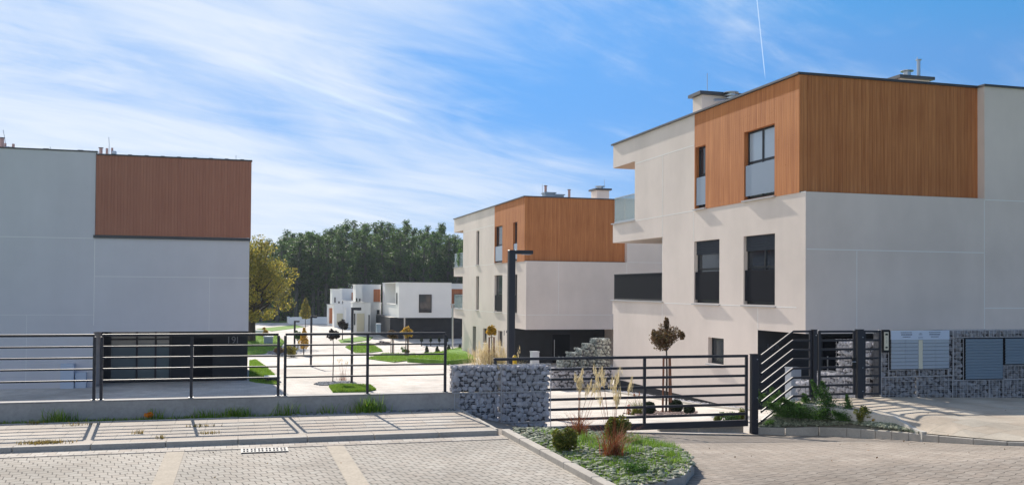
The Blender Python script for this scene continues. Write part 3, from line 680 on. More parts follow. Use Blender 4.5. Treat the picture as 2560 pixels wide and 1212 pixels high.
# ================================================================== sliding gate, side gate, posts
def gate():
    t = thing('sliding_gate', 'wide dark metal sliding gate with horizontal bars behind the planter', 'gate', (8, 17.85, -.3))
    Y = 17.86; f = MB(); f.barX(4.75, 10.26, Y, 1.165, .06, .055); obj('top_rail', f, M['metal'], t, bevel=.006)
    for i in range(6):
        z = .95-.198*i; f = MB()
        f.barX(4.8, 7.89, Y, z, .05, .05); f.barX(7.95, 10.21, Y, z, .05, .05); obj('rail', f, M['metal'], t, bevel=.005)
    f = MB(); f.barX(4.75, 10.26, Y, -.235, .09, .13); obj('bottom_beam', f, M['metal'], t, bevel=.008)
    for xx in (4.78, 7.92, 10.235):
        f = MB(); f.box(xx-.027, xx+.027, Y-.028, Y+.028, -.168, 1.136); obj('upright', f, M['metal'], t, bevel=.005)
gate()
def post(x, y, z0, z1, w, label, name='gate_post', extra=()):
    t = thing(name, label, 'gate post', (x, y, z0), 'gate posts'); f = MB(); f.box(x-w/2, x+w/2, y-.05, y+.05, z0, z1)
    obj('shaft', f, M['metal'], t, bevel=.006); f = MB(); f.box(x-w/2-.006, x+w/2+.006, y-.056, y+.056, z1, z1+.012); obj('cap', f, M['metal'], t)
    for z in extra: f = MB(); f.tube([(x+w/2-.03, y-.05, z), (x+w/2-.03, y-.062, z)], .011, 8); obj('bolt', f, M['steel'], t)
    return t
post(10.37, 17.78, -.48, 1.2, .15, 'thick dark gate post standing on the drive at the right end of the sliding gate', extra=(1.1, .3, -.15))
post(11.70, 17.62, .1, 1.71, .085, 'dark post at the hinge side of the side gate', extra=(1.6,))
post(12.80, 17.60, .18, 1.71, .15, 'dark post between the side gate and the fixed slatted panel', extra=(1.55, .9, .4))
def slatted(name, label, cat, x0, x1, y, z0, z1, n, lw=.055, handle=False):
    t = thing(name, label, cat, ((x0+x1)/2, y, z0)); 
    for xa in (x0, x1-lw): f = MB(); f.box(xa, xa+lw, y-.02, y+.02, z0, z1); obj('upright', f, M['metal'], t, bevel=.004)
    f = MB()
    for i in range(n):
        f = MB(); z = z1-.025-(z1-z0-.05)*i/(n-1); f.barX(x0+lw, x1-lw, y, z, .035, .045); obj('slat', f, M['metal'], t, bevel=.003)
    if handle:
        f = MB(); f.box(x1-.10, x1+.0, y-.05, y-.022, .88, 1.12); hh = obj('lock_case', f, M['black'], t, bevel=.006)
        f = MB(); f.tube([(x1-.05, y-.05, 1.03), (x1-.05, y-.09, 1.03), (x1-.15, y-.09, 1.03)], .011, 8); obj('handle', f, M['steel'], hh)
slatted('side_gate', 'narrow dark slatted pedestrian gate with a lock on its right side', 'gate', 11.80, 12.71, 17.62, .32, 1.70, 8, handle=True)
slatted('fence_panel', 'narrow fixed slatted panel between the pedestrian gate and the gabion wall', 'fence panel', 12.89, 13.33, 17.60, .31, 1.70, 8)
def sloping():
    t = thing('fence_panel', 'dark slatted fence panel whose bars slope up from the sliding gate post', 'fence panel', (11, 17.65, -.2)); Y = 17.64
    for i in range(8):
        z = 1.68-.1943*i; zl = z-.50-.0*i; f = MB(); h = .022; k = 0
        pr = [(10.45, zl), (11.2, z), (11.66, z)]
        for (xa, za), (xb, zb) in zip(pr, pr[1:]):
            n = len(f.v); f.v += [(xa, Y-.018, za-h), (xb, Y-.018, zb-h), (xb, Y+.018, zb-h), (xa, Y+.018, za-h), (xa, Y-.018, za+h), (xb, Y-.018, zb+h), (xb, Y+.018, zb+h), (xa, Y+.018, za+h)]
            for q in ((3, 2, 1, 0), (4, 5, 6, 7), (0, 1, 5, 4), (2, 3, 7, 6)): f.f.append(tuple(n+j for j in q)); f.m.append(0)
        obj('slat', f, M['metal'], t)
    f = MB(); f.box(11.60, 11.655, Y-.024, Y+.024, .30, 1.705); obj('upright', f, M['metal'], t)
sloping()
# mailboxes, intercom, cabinets
def mail():
    Y = 17.60; x0, x1, z0, z1 = 13.57, 15.10, .84, 1.69
    t = thing('mailbox_unit', 'pale steel bank of mailboxes with a light blue header in the gabion wall', 'mailboxes', (x0, Y, z0))
    f = MB(); f.box(x0, x1, Y+.005, Y+.3, z0, z1); obj('housing', f, M['black'], t)
    hd = MB(); hd.box(x0+.01, x1-.01, Y-.03, Y+.005, 1.49, 1.69); h = obj('header_panel', hd, M['mailhead'], t)
    for c in (x0+.40, x0+1.13):
        for i, (w, z) in enumerate(((.30, 1.645), (.28, 1.60), (.20, 1.55))): 
            x = c-w/2; k = MB()
            while x < c+w/2-.01: L = random.Random(int(x*1000)).uniform(.02, .055); k.box(x, min(x+L, c+w/2), Y-.034, Y-.03, z-(.009 if i == 1 else .006), z+(.009 if i == 1 else .006)); x += L+.009
            obj('header_text', k, M['ink'], h)
    for z, w in ((1.625, .05), (1.60, .09), (1.535, .12)): k = MB(); k.box(x0+.76-w/2, x0+.76+w/2, Y-.034, Y-.03, z-.004, z+.004); obj('header_text', k, M['ink'], h)
    g = MB(); g.box(x0+.725, x0+.825, Y-.02, Y+.005, z0+.01, 1.485); obj('gap_light_strip', g, M['cream_tone'], t)  # cream strip stands in for light passing through the gap between mailbox columns
    for a, c in ((x0+.02, x0+.37), (x0+.375, x0+.72), (x0+.83, x0+1.165), (x0+1.17, x0+1.515)):
        for i in range(8):
            z = z0+.015+i*.0805; g = MB(); g.box(a, c, Y-.02, Y+.005, z, z+.062); g.box(a, c, Y-.028, Y-.0, z+.062, z+.074); d = obj('mailbox_door', g, M['mail'], t)
mail()
t = thing('intercom', 'cream intercom panel on a black plate between side fence and mailboxes', 'intercom', (13.44, 17.57, 1.3))
f = MB(); f.box(13.365, 13.535, 17.57, 17.62, 1.22, 1.71); obj('back_plate', f, M['black'], t)
f = MB(); f.box(13.395, 13.50, 17.555, 17.57, 1.27, 1.66); p = obj('panel', f, M['cream_tone'], t)
f = MB(); f.box(13.415, 13.48, 17.55, 17.555, 1.59, 1.63); obj('camera', f, M['black'], p); f = MB(); f.box(13.42, 13.475, 17.55, 17.555, 1.31, 1.345); obj('reader', f, M['black'], p)
f = MB(); f.box(13.435, 13.46, 17.551, 17.555, 1.535, 1.543)
for i in range(4): f.box(13.43+.006*(i % 2), 13.462, 17.552, 17.555, 1.42+i*.022, 1.424+i*.022)
obj('lettering', f, M['black'], p)
def cab(label, x0, x1, z0, z1, n):
    t = thing('meter_cabinet', label, 'cabinet', (x0, 17.6, z0)); f = MB(); f.box(x0, x1, 17.62, 17.9, z0, z1); obj('case', f, M['black'], t)
    f = MB(); h = (z1-z0-.04)/n
    for i in range(n): z = z0+.02+i*h; f.v += [(x0+.02, 17.60, z), (x1-.02, 17.60, z), (x1-.02, 17.585, z+h*.86), (x0+.02, 17.585, z+h*.86), (x0+.02, 17.62, z+h), (x1-.02, 17.62, z+h)]; k = len(f.v)-6; f.f += [(k, k+1, k+2, k+3), (k+3, k+2, k+5, k+4)]; f.m += [0, 0]
    obj('louvred_door', f, M['louvre'], t)
cab('tall blue grey louvred steel cabinet in the gabion wall', 15.52, 16.57, .58, 1.51, 14)
cab('short blue grey louvred steel cabinet cut off by the right edge of the photo', 16.60, 17.6, .90, 1.51, 9)
# ================================================================== apartment buildings
def apartments(p):
    gx, fy, fyc = p['gx'], p['fy'], p['fyc']; zr, zc, z2, zo = p['roof'], p['clad'], p['floor'], p['over']; zb = p['base']; W = p['w']
    t = thing('apartment_building', p['label'], 'building', (gx, fy, zb)); xr = gx+W; XE = gx+p['W2']
    y3, y3b, y2, y1, yc, yd = p['y3'], p['y3b'], p['y2'], p['y1'], p['yc'], p['yd']; s3, s2 = p['s3'], p['s2']
    w = MB()
    low = [h for h in p['holes'] if h[3] < zc and h[4] != 'wood']; holes_l = [h for h in p['holes'] if h[5] == 'w']; holes_c = [h for h in p['holes'] if h[5] == 'c']
    cuts = [(fy, yd, zb-2, zo), (y2, y3b, z2, s3), (y3, y3b, zc, p['rs']), (fy, yc, zc, zr+1), (y1, y3b+1, zb-2, s2)] + [(h[0], h[1], h[2], h[3]) for h in p['niche']]
    facade(w, 'X', gx, fy, y3b, zb, zr, holes_l, cuts, .18)
    # street side
    facade(w, 'Y', fy, gx, xr, zo, zc); w.quad((gx, fy, zc), (xr, fy, zc), (xr, fyc, zc), (gx, fyc, zc)); w.quad((gx, yd, zo), (xr, yd, zo), (xr, fy, zo), (gx, fy, zo))
    facade(w, 'Y', fy, xr, XE, zb-1, zr); facade(w, 'X', xr, fy, fyc+.02, zc, zr); facade(w, 'X', xr, fy, yd, zb-1, zo)
    # slabs, rear faces
    w.box(gx+.01, XE, y3-.3, y3b, p['rs'], zr-.02); w.box(gx+.01, XE, y2+.01, y3b, s3, zc-.01); w.box(gx+.01, XE, y1-.2, y3b, s2, z2-.01)
    w.quad((gx, y2, z2), (gx, y2, s3), (XE, y2, s3), (XE, y2, z2)); w.quad((gx, y3, zc), (gx, y3, p['rs']), (XE, y3, p['rs']), (XE, y3, zc)); w.quad((gx, y1, zb), (gx, y1, s2), (XE, y1, s2), (XE, y1, zb))
    w.quad((XE, fy, zb-1), (XE, y3b, zb-1), (XE, y3b, zr), (XE, fy, zr)); w.quad((gx, fyc, zr-.03), (XE, fyc, zr-.03), (XE, y3b, zr-.03), (gx, y3b, zr-.03))
    j = .012
    def jz(y0, y1_, z): w.box(gx-.003, gx+.01, y0, y1_, z-j, z+j, 1)
    def jv(y, z0, z1): w.box(gx-.003, gx+.01, y-j*.8, y+j*.8, z0, z1, 1)
    def kz(x0, x1_, z): w.box(x0, x1_, fy-.003, fy+.01, z-j, z+j, 1)
    def kv(x, z0, z1): w.box(x-j*.8, x+j*.8, fy-.003, fy+.01, z0, z1, 1)
    for a in p['jz']: jz(*a)
    for a in p['jv']: jv(*a)
    for a in p['kz']: kz(*a)
    for a in p['kv']: kv(*a)
    obj('wall', w, [M['stucco'], M['joint']], t)
    c = MB(); facade(c, 'X', gx-.02, fyc, yc, zc+.0, zr-.02, holes_c, (), .2); facade(c, 'Y', fyc, gx-.02, xr, zc, zr-.02)
    c.quad((gx-.02, yc, zc), (gx+.02, yc, zc), (gx+.02, yc, zr-.02), (gx-.02, yc, zr-.02)); c.quad((gx-.02, fyc, zc), (gx-.02, yc, zc), (gx+.01, yc, zc), (gx+.01, fyc, zc)); obj('timber_cladding', c, M['wood'], t)
    k = MB(); k.box(gx-.03, xr, fyc-.03, fyc+.0, zc, zc+.03); obj('ledge_flashing', k, M['coping'], t)
    c = MB(); h = .045; c.box(gx-.08, gx+.25, fyc-.03, y3b+.07, zr-.01, zr+h); c.box(gx+.25, xr, fyc-.05, fyc+.2, zr-.012, zr+h-.002); c.box(xr-.04, XE+.05, fy-.05, fy+.2, zr-.011, zr+h-.001); c.box(xr-.04, xr+.2, fy+.2, fyc+.2, zr-.0115, zr+h-.0015); obj('roof_coping', c, M['coping'], t)
    s_ = MB(); s_.box(gx+.02, XE-1, y3+.02, y3b-.02, p['rs']-.015, p['rs']); obj('timber_soffit', s_, mat('beige_soffit', (.50, .36, .28), .9), t)
    d = MB(); facade(d, 'Y', yd, gx, xr, zb-1, zo); d.quad((gx, yd, zb-1), (gx, yd, zo), (gx, yd-.0, zo), (gx, yd, zb-1)); en = obj('entrance_wall', d, M['dark'], t)
    for (x0, x1, z1) in p['doors']:
        f = MB(); f.box(x0, x1, yd-.03, yd, zb-.2, z1); dd = obj('door', f, M['glass_dark'], en); f = MB(); f.tube([(x0+.12, yd-.07, zb+.6), (x0+.12, yd-.07, zb+1.6)], .018, 6); obj('handle', f, M['steel'], dd)
    pl = MB(); facade(pl, 'X', gx+.03, yd, y1-.03, zb-1, zb+.0); pl.quad((gx+.03, y1-.03, zb-1), (gx+.03, y1-.03, zb), (gx+3, y1-.03, zb), (gx+3, y1-.03, zb-1)); obj('plinth', pl, M['dark'], t)
    for h_ in p['niche']:
        n_ = MB(); n_.quad((gx+.25, h_[0], h_[2]), (gx+.25, h_[0], h_[3]), (gx+.25, h_[1], h_[3]), (gx+.25, h_[1], h_[2])); n_.quad((gx, h_[1], h_[2]), (gx+.25, h_[1], h_[2]), (gx+.25, h_[1], h_[3]), (gx, h_[1], h_[3])); n_.quad((gx, h_[0], h_[3]), (gx, h_[1], h_[3]), (gx+.25, h_[1], h_[3]), (gx+.25, h_[0], h_[3])); n_.quad((gx, h_[0], h_[2]), (gx, h_[0], h_[3]), (gx+.25, h_[0], h_[3]), (gx+.25, h_[0], h_[2])); obj('door_niche', n_, M['concrete'], t)
    for h_ in p['holes']: sub_window(t, gx-(.02 if h_[5] == 'c' else 0), *h_[:5])
    # balconies
    for (ya, yb, z, m_, kind) in p['rails']:
        g = MB(); n = 2 if kind == 'glass' else 1; L = (yb-ya)/n
        for i in range(n): g.box(gx+.05, gx+.065, ya+.02+L*i, ya+L*(i+1)-.02, z+.10, z+1.02)
        g.box(gx+.05, gx+4, yb-.065, yb-.05, z+.10, z+1.02)
        bal = obj('balcony_balustrade', g, m_, t); r = MB(); r.box(gx+.035, gx+.08, ya, yb-.03, z+1.02, z+1.05); r.box(gx+.08, gx+4, yb-.08, yb-.035, z+1.02, z+1.05); r.box(gx+.04, gx+.075, ya, yb-.03, z+.06, z+.10)
        obj('handrail', r, M['frame'] if kind != 'glass' else M['steel'], bal)
        l_ = MB(); l_.box(gx-.07, gx+.3, ya-.05, yb+.07, z+.0, z+.035); l_.box(gx+.3, XE-1, yb-.1, yb+.07, z+.0, z+.035); obj('balcony_sill', l_, M['sill'], t)
    return t
R1 = dict(gx=14.27, fy=21.88, fyc=22.14, roof=8.31, clad=5.15, floor=2.12, over=1.42, base=-.95, w=5.70, W2=13, y3=33.15, y3b=35.32, y2=30.65, y1=35.22, yc=28.22, yd=24.27, s3=4.42, s2=1.6, rs=7.40,
    label='nearest pale apartment building with orange timber corner, right of the sliding gate',
    holes=[(23.37, 25.02, 5.2, 7.2, 'double', 'c'), (27.45, 28.16, 5.2, 7.2, 'narrow_glass', 'c'), (23.37, 25.08, 2.14, 4.14, 'double_shut', 'w'), (26.55, 28.26, 2.14, 4.14, 'single_shut', 'w'), (26.26, 27.27, .26, 1.07, 'small', 'w')],
    niche=[], jz=[(22.3, 23.3, 2.1), (25.2, 26.5, 2.1), (28.4, 30.5, 2.1), (28.3, 33.1, 5.15), (28.3, 33.1, 7.3), (21.88, 23.3, 5.15)], jv=[(30.69, 5.15, 7.3), (30.69, -.9, 5.1), (24.27, 1.45, 2.05), (28.3, 4.2, 5.1)],
    kz=[(14.3, 19.97, 3.64), (19.97, 27, 5.12), (19.97, 27, 2.1)], kv=[(15.83, 1.45, 3.62), (19.96, 1.5, 5.1), (22.4, -.9, 2.1)], doors=[(16.4, 17.6, 1.2)],
    rails=[(33.15, 35.3, 5.15, M['glass'], 'glass'), (30.65, 35.3, 2.12, M['glass_dark'], 'dark')])
r1 = apartments(R1); txt('19A', .28, (14.52, 24.25, .83), M['number'], [c for c in r1.children if c.name.startswith('entrance_wall')][0])
M1 = dict(gx=15.24, fy=50.44, fyc=50.75, roof=7.74, clad=4.14, floor=1.16, over=.34, base=-2.0, w=6.0, W2=14, y3=66.0, y3b=69.0, y2=66.05, y1=66.1, yc=57.27, yd=53.82, s3=3.5, s2=.46, rs=6.76,
    label='middle apartment building with orange timber corner, behind the tall street lamp',
    holes=[(61.28, 62.07, 4.2, 6.46, 'narrow', 'w'), (61.28, 62.07, 1.2, 3.44, 'narrow', 'w'), (55.40, 57.20, 4.2, 6.44, 'narrow_glass', 'c'), (55.40, 57.25, 1.2, 3.43, 'narrow_dark', 'w'), (52.2, 53.06, 4.2, 6.44, 'narrow_glass', 'c'), (52.2, 53.0, 1.2, 3.43, 'narrow_dark', 'w'), (55.3, 56.35, -.89, .05, 'small', 'w'), (59.1, 60.1, -.89, .05, 'small', 'w')],
    niche=[(61.97, 62.9, -3.0, .07)], jz=[(57.3, 66, 4.14), (50.5, 66, 1.14), (57.3, 66, 6.6), (53.5, 55.3, 3.43)], jv=[(63, .5, 4.1), (57.27, 1.2, 4.1)],
    kz=[(15.3, 21.2, 1.16), (21.2, 29, 4.16)], kv=[(17.14, 1.18, 4.1), (21.24, .4, 4.1)], doors=[(17.9, 19.0, -.1)],
    rails=[(66.05, 69.0, 4.14, M['glass'], 'glass'), (66.05, 69.0, 1.12, M['glass'], 'glass')])
m1 = apartments(M1); txt('19B', .42, (14.72+.1, 53.79, -.12), M['number'], [c for c in m1.children if c.name.startswith('entrance_wall')][0])
st_ = MB()
# pale streaks where water ran down the overhang of the middle building are part of its wall: thin lime marks
# left building ------------------------------------------------------
def left_building():
    Y = 41.0; t = thing('apartment_building', 'grey shaded apartment building with reddish timber panel at the left edge', 'building', (-3, Y, -1.5))
    sc = lambda z: (z-2.5)*1.139+2.5
    xr, xc = .36, -5.58; zr, zc, zo = 7.79, 4.50, .74; zrl = 7.90; YE = Y+12; zb = -1.6
    w = MB(); facade(w, 'Y', Y, -16, xc, zb, zrl); facade(w, 'Y', Y, xc, xr, zo, zc); w.quad((xc, Y+2.4, zo), (xr, Y+2.4, zo), (xr, Y, zo), (xc, Y, zo)); w.quad((xc, Y, zb), (xc, Y+2.4, zb), (xc, Y+2.4, zo), (xc, Y, zo))
    w.quad((xc, Y, zc), (xc, Y, zrl), (xc, Y+.3, zrl), (xc, Y+.3, zc)); w.quad((xr, Y, zo), (xr, YE, zo), (xr, YE, zc), (xr, Y, zc)); w.quad((xr, Y+2.4, zb), (xr, YE, zb), (xr, YE, zo), (xr, Y+2.4, zo))
    w.quad((-16, YE, zb), (-16, YE, zrl), (xr, YE, zrl), (xr, YE, zb)); w.quad((-16, Y, zr-.05), (xr, Y+.3, zr-.05), (xr, YE, zr-.05), (-16, YE, zr-.05)); w.quad((-16, Y, zb), (-16, YE, zb), (-16, YE, zrl), (-16, Y, zrl))
    j = .011; J = lambda x0, x1, z0, z1: w.box(x0, x1, Y-.003, Y+.01, z0, z1, 1)
    J(-16, xc, 4.46-j, 4.46+j); J(xc-j, xc+j, 1., 4.4); J(xc, xr, 2.95-j, 2.95+j); J(-16, xc, 1.42-j*.6, 1.42+j*.6); J(-1.2-j*.6, -1.2+j*.6, zo, 2.94); J(-8-j*.5, -8+j*.5, -1.3, 1.4)
    obj('wall', w, [mat('grey_stucco', (.60, .58, .60), .9, spec=.1, noise=[(.35, .05, 4, U1), (1.2, .02, 5, (1, 1, .2))], bump=(90, .2, .01)), M['joint']], t)
    c = MB(); facade(c, 'Y', Y-.05, xc+.02, xr+.05, zc+.10, zr); c.quad((xr+.05, Y-.05, zc+.1), (xr+.05, YE-4, zc+.1), (xr+.05, YE-4, zr), (xr+.05, Y-.05, zr)); c.quad((xc+.02, Y-.05, zc+.1), (xc+.02, Y-.05, zr), (xc+.02, Y, zr), (xc+.02, Y, zc+.1)); obj('timber_cladding', c, M['wood_grey'], t)
    k = MB(); k.box(xc-.05, xr+.04, Y-.07, Y-.0, zc-.02, zc+.09); obj('ledge_flashing', k, M['coping'], t)
    k = MB(); k.box(xc+.03, xr+.08, Y-.08, Y+.2, zr-.005, zr+.05); k.box(-16, xc+.06, Y-.03, Y+.25, zrl-.005, zrl+.045)
    for i in range(9): k.box(-5.0+i*.62, -4.85+i*.62, Y-.085, Y+.21, zr+.05, zr+.065)
    for i in range(8): k.box(-15+i*1.25, -14.8+i*1.25, Y-.035, Y+.26, zrl+.045, zrl+.06)
    obj('roof_coping', k, M['coping'], t)
    d = MB(); facade(d, 'Y', Y+2.4, xc, xr, zb, zo); en = obj('entrance_wall', d, M['dark'], t)
    # glazed entrance on the left part
    g = MB(); x0, x1 = xc+.35, -2.85; g.box(x0, x1, Y+2.32, Y+2.34, zb+.2, zo-.06); gl = obj('entrance_glazing', g, mat('entrance_glass', (.10, .14, .15), .05, spec=.9), en)
    g = MB()
    for x in (x0, x0+1.05, x0+1.8, x1): g.box(x-.04, x+.04, Y+2.27, Y+2.33, zb+.1, zo-.03)
    g.box(x0, x1, Y+2.275, Y+2.325, zo-.45, zo-.38); obj('frame', g, M['frame'], gl)
    g = MB(); g.box(-2.0, -1.1, Y+2.34, Y+2.4, zb+.1, .35); dd = obj('door', g, M['glass_dark'], en); g = MB(); g.tube([(-1.9, Y+2.3, -.9), (-1.9, Y+2.3, .0)], .02, 6); obj('handle', g, M['steel'], dd)
    txt('19I', .42, (-.55, Y+2.37, .12), mat('pale_house_number', (.20, .21, .24), .7, spec=.1), en)
    b_ = MB(); a, c_ = oy(152, 960, Y-.15), oy(186, 908, Y-.15); b_.box(a[0], c_[0], Y-.3, Y-.002, zb, c_[2]); c2 = oy(216, 930, Y-.1); b_.box(c_[0]+.03, c2[0], Y-.2, Y-.002, zb, c2[2]); obj('meter_box', b_, mat('pale_blue_box', (.50, .56, .66), .6), t)
    return t
L = left_building()
# roof furniture: chimneys and pipes
def pipe(x, y, z0, z1, r, label, m_='clay', cap=True):
    t = thing('roof_pipe', label, 'pipe', (x, y, z0)); f = MB(); f.tube([(x, y, z0), (x, y, z1)], r, 10); obj('shaft', f, M[m_], t, smooth=False)
    if cap: f = MB(); f.tube([(x, y, z1), (x, y, z1+.03)], [r*1.5, r*1.5], 10); obj('cap', f, M['coping'], t)
def rod(pts, label):
    f = MB(); f.tube(pts, .012, 5); tag(obj('lightning_rod', f, M['steel']), label, 'rod')
def chimney(x0, x1, y0, y1, z0, z1, label, cowls=True):
    t = thing('chimney', label, 'chimney', ((x0+x1)/2, (y0+y1)/2, z0)); f = MB(); f.box(x0, x1, y0, y1, z0, z1); obj('shaft', f, M['stucco'], t, bevel=.01)
    f = MB(); f.box(x0-.13, x1+.13, y0-.13, y1+.13, z1, z1+.11); obj('cap', f, M['coping'], t)
    return t
Yl = 45.
for px, y0, y1, r, lb in ((4, 374, 346, .085, 'wide pinkish roof pipe at the very left edge of the left roof'), (33, 376, 360, .055, 'short brown roof pipe third from the left edge of the roof'), (252, 386, 371, .07, 'pinkish capped roof pipe above the left end of the timber panel'), (267, 386, 371, .05, 'thin brown roof pipe between two others above the timber panel')):
    a, c = oy(px, y0+14, Yl), oy(px, y1, Yl); pipe(a[0], Yl, a[2], c[2], r, lb, cap=r > .06)
for px, lb in ((17, 'small grey roof vent with a brown pipe near the left edge of the roof'), (284, 'small grey roof vent with a brown pipe above the timber panel')):
    a = oy(px, 375 if px < 100 else 386, Yl); t = thing('roof_vent', lb, 'vent', (a[0], Yl, a[2]-.3)); f = MB(); f.box(a[0]-.08, a[0]+.12, Yl-.1, Yl+.1, a[2]-.4, a[2]+.14); obj('housing', f, M['mail'], t, bevel=.03)
    f = MB(); f.tube([(a[0]-.06, Yl, a[2]), (a[0]-.06, Yl, a[2]+.28)], .045, 8); obj('pipe', f, M['clay'], t)
rod([oy(8, 325, Yl), oy(11, 342, Yl), oy(16, 375, Yl)], 'leaning lightning rod at the left edge of the left roof')
rod([oy(272, 343, Yl), oy(273, 362, Yl), oy(272, 395, Yl)], 'slightly bent lightning rod above the timber panel of the left building')
rod([oy(590, 389, Yl), oy(590, 410, Yl)], 'short lightning rod near the right end of the left roof')
rod([oy(125, 367, Yl), oy(131, 385, Yl)], 'short tilted rod on the left roof over the grey wall')
# right building chimneys
a = oy(1757, 290, 31.0); z_t = oy(1757, 243, 31.0)[2]
ch = chimney(a[0]-.25, a[0]+1.2, 30.6, 31.3, 8.2, z_t, 'pale chimney with dark cap and steel cowl on the left side of the right roof')
f = MB(); xx = a[0]+.75
for i, (w_, z) in enumerate(((.30, z_t+.05), (.28, z_t-.06), (.30, z_t-.17))): f.tube([(xx, 30.3, z), (xx, 30.3, z+.03)], w_*.9, 12)
f.tube([(xx, 30.3, z_t-.45), (xx, 30.3, z_t+.05)], .14, 12); f.tube([(xx-.7, 30.25, z_t-.25), (xx, 30.25, z_t-.22)], .05, 8); obj('cowl', f, M['steel'], ch)
rod([oy(1768, 184, 31), oy(1768, 235, 31)], 'lightning rod standing on the left chimney of the right roof')
a, c = oy(2246, 205, 30.), oy(2330, 212, 30.); zt_ = oy(2288, 196, 30.)[2]
ch = chimney(a[0]+.1, c[0]-.1, 30., 30.9, 8.0, zt_-.04, 'low pale chimney with dark cap and a tall steel flue on the right roof')
f = MB(); q = oy(2301, 150, 30.3); f.tube([(q[0], 30.4, zt_), (q[0], 30.4, q[2])], .065, 10); f.tube([(q[0], 30.4, q[2]), (q[0], 30.4, q[2]+.03)], .11, 10); obj('flue', f, M['steel'], ch)
q = oy(2272, 178, 30.2); f = MB(); f.tube([(q[0], 30.3, zt_), (q[0], 30.3, q[2])], .14, 12); f.tube([(q[0], 30.3, q[2]), (q[0], 30.3, q[2]+.03)], .24, 12); f.tube([(q[0]+.3, 30.3, zt_), (q[0]+.3, 30.3, zt_+.12)], .1, 10); obj('cowl', f, M['steel'], ch)
rod([oy(2293, 143, 30.3), oy(2293, 190, 30.3)], 'thin lightning rod beside the steel flue on the right roof')
# middle building roof furniture
a, c = oy(1492, 475, 56.), oy(1523, 500, 56.)
ch = chimney(a[0], c[0], 56, 57, 7.5, a[2], 'white chimney with dark cap on the middle building roof'); f = MB(); f.tube([((a[0]*.6+c[0]*.4), 56.3, a[2]+.08), ((a[0]*.6+c[0]*.4), 56.3, a[2]+.24)], .2, 10); f.tube([((a[0]*.6+c[0]*.4), 56.3, a[2]+.24), ((a[0]*.6+c[0]*.4), 56.3, a[2]+.28)], .32, 10); obj('cowl', f, M['steel'], ch)
rod([oy(1511, 449, 56), oy(1511, 470, 56)], 'lightning rod on the white chimney of the middle building'); rod([oy(1356, 461, 54), oy(1356, 495, 54)], 'lightning rod beside the taller pipe on the middle building')
for px, yt, lb in ((1364, 465, 'taller brown pipe with cap on the middle building roof'), (1423, 475, 'shorter brown pipe on the middle building roof')):
    c = oy(px, yt, 54.); pipe(c[0], 54., 7.5, c[2], .075, lb, 'clay')
for px, w_, yt, lb in ((1373, .45, 484, 'larger square roof vent beside the taller pipe on the middle building'), (1396, .4, 489, 'smaller square roof vent between the two pipes of the middle building')):
    c = oy(px, yt, 54.); f = MB(); f.box(c[0]-w_*.7, c[0]+w_*.7, 53.8, 54.4, 7.6, c[2]); f.box(c[0]-w_*.8, c[0]+w_*.8, 53.7, 54.5, c[2], c[2]+.06); tag(obj('roof_vent', f, M['louvre']), lb, 'vent')
# ================================================================== far white row houses
def px_box(mb, Y, x0, x1, y0, y1, depth, mi=0):
    a, c = oy(x0, y1, Y), oy(x1, y0, Y); mb.box(a[0], c[0], Y, Y+depth, a[2], c[2], mi); return a[0], c[0], a[2], c[2]
def far_house(label, Y, body, wood, windows, extra_dark=None, garage=None, fins=()):
    a = oy(body[0][0], body[0][3], Y); t = thing('row_house', label, 'house', (a[0], Y, -2), 'white row houses')
    w = MB()
    for (x0, x1, y0, y1, dy, dep) in body: px_box(w, Y+dy, x0, x1, y0, y1, dep)
    obj('wall', w, M['white'], t)
    c = MB()
    for (x0, x1, y0, y1, dy, dep) in body: 
        q = oy(x0, y0, Y+dy); r_ = oy(x1, y0, Y+dy); c.box(q[0]-.05, r_[0]+.05, Y+dy-.05, Y+dy+dep, q[2], q[2]+.06)
    obj('roof_coping', c, M['joint'], t)
    for (x0, x1, y0, y1, dy) in wood: k = MB(); px_box(k, Y+dy, x0, x1, y0, y1, .1); obj('timber_panel', k, M['wood_red'], t)
    for (x0, x1, y0, y1, dy) in windows:
        k = MB(); px_box(k, Y+dy-.06, x0, x1, y0, y1, .1); wi = obj('window', k, M['frame'], t); k = MB(); px_box(k, Y+dy-.08, x0+2, x1-2, y0+2, y1-2, .03); obj('pane', k, M['pane'], wi)
    if extra_dark:
        for (x0, x1, y0, y1, dy, dep) in extra_dark: k = MB(); px_box(k, Y+dy, x0, x1, y0, y1, dep); obj('ground_floor', k, M['dark'], t)
    if garage:
        for (x0, x1, y0, y1, dy) in garage: k = MB(); px_box(k, Y+dy-.05, x0, x1, y0, y1, .08); obj('garage_door', k, M['garage'], t)
    return t
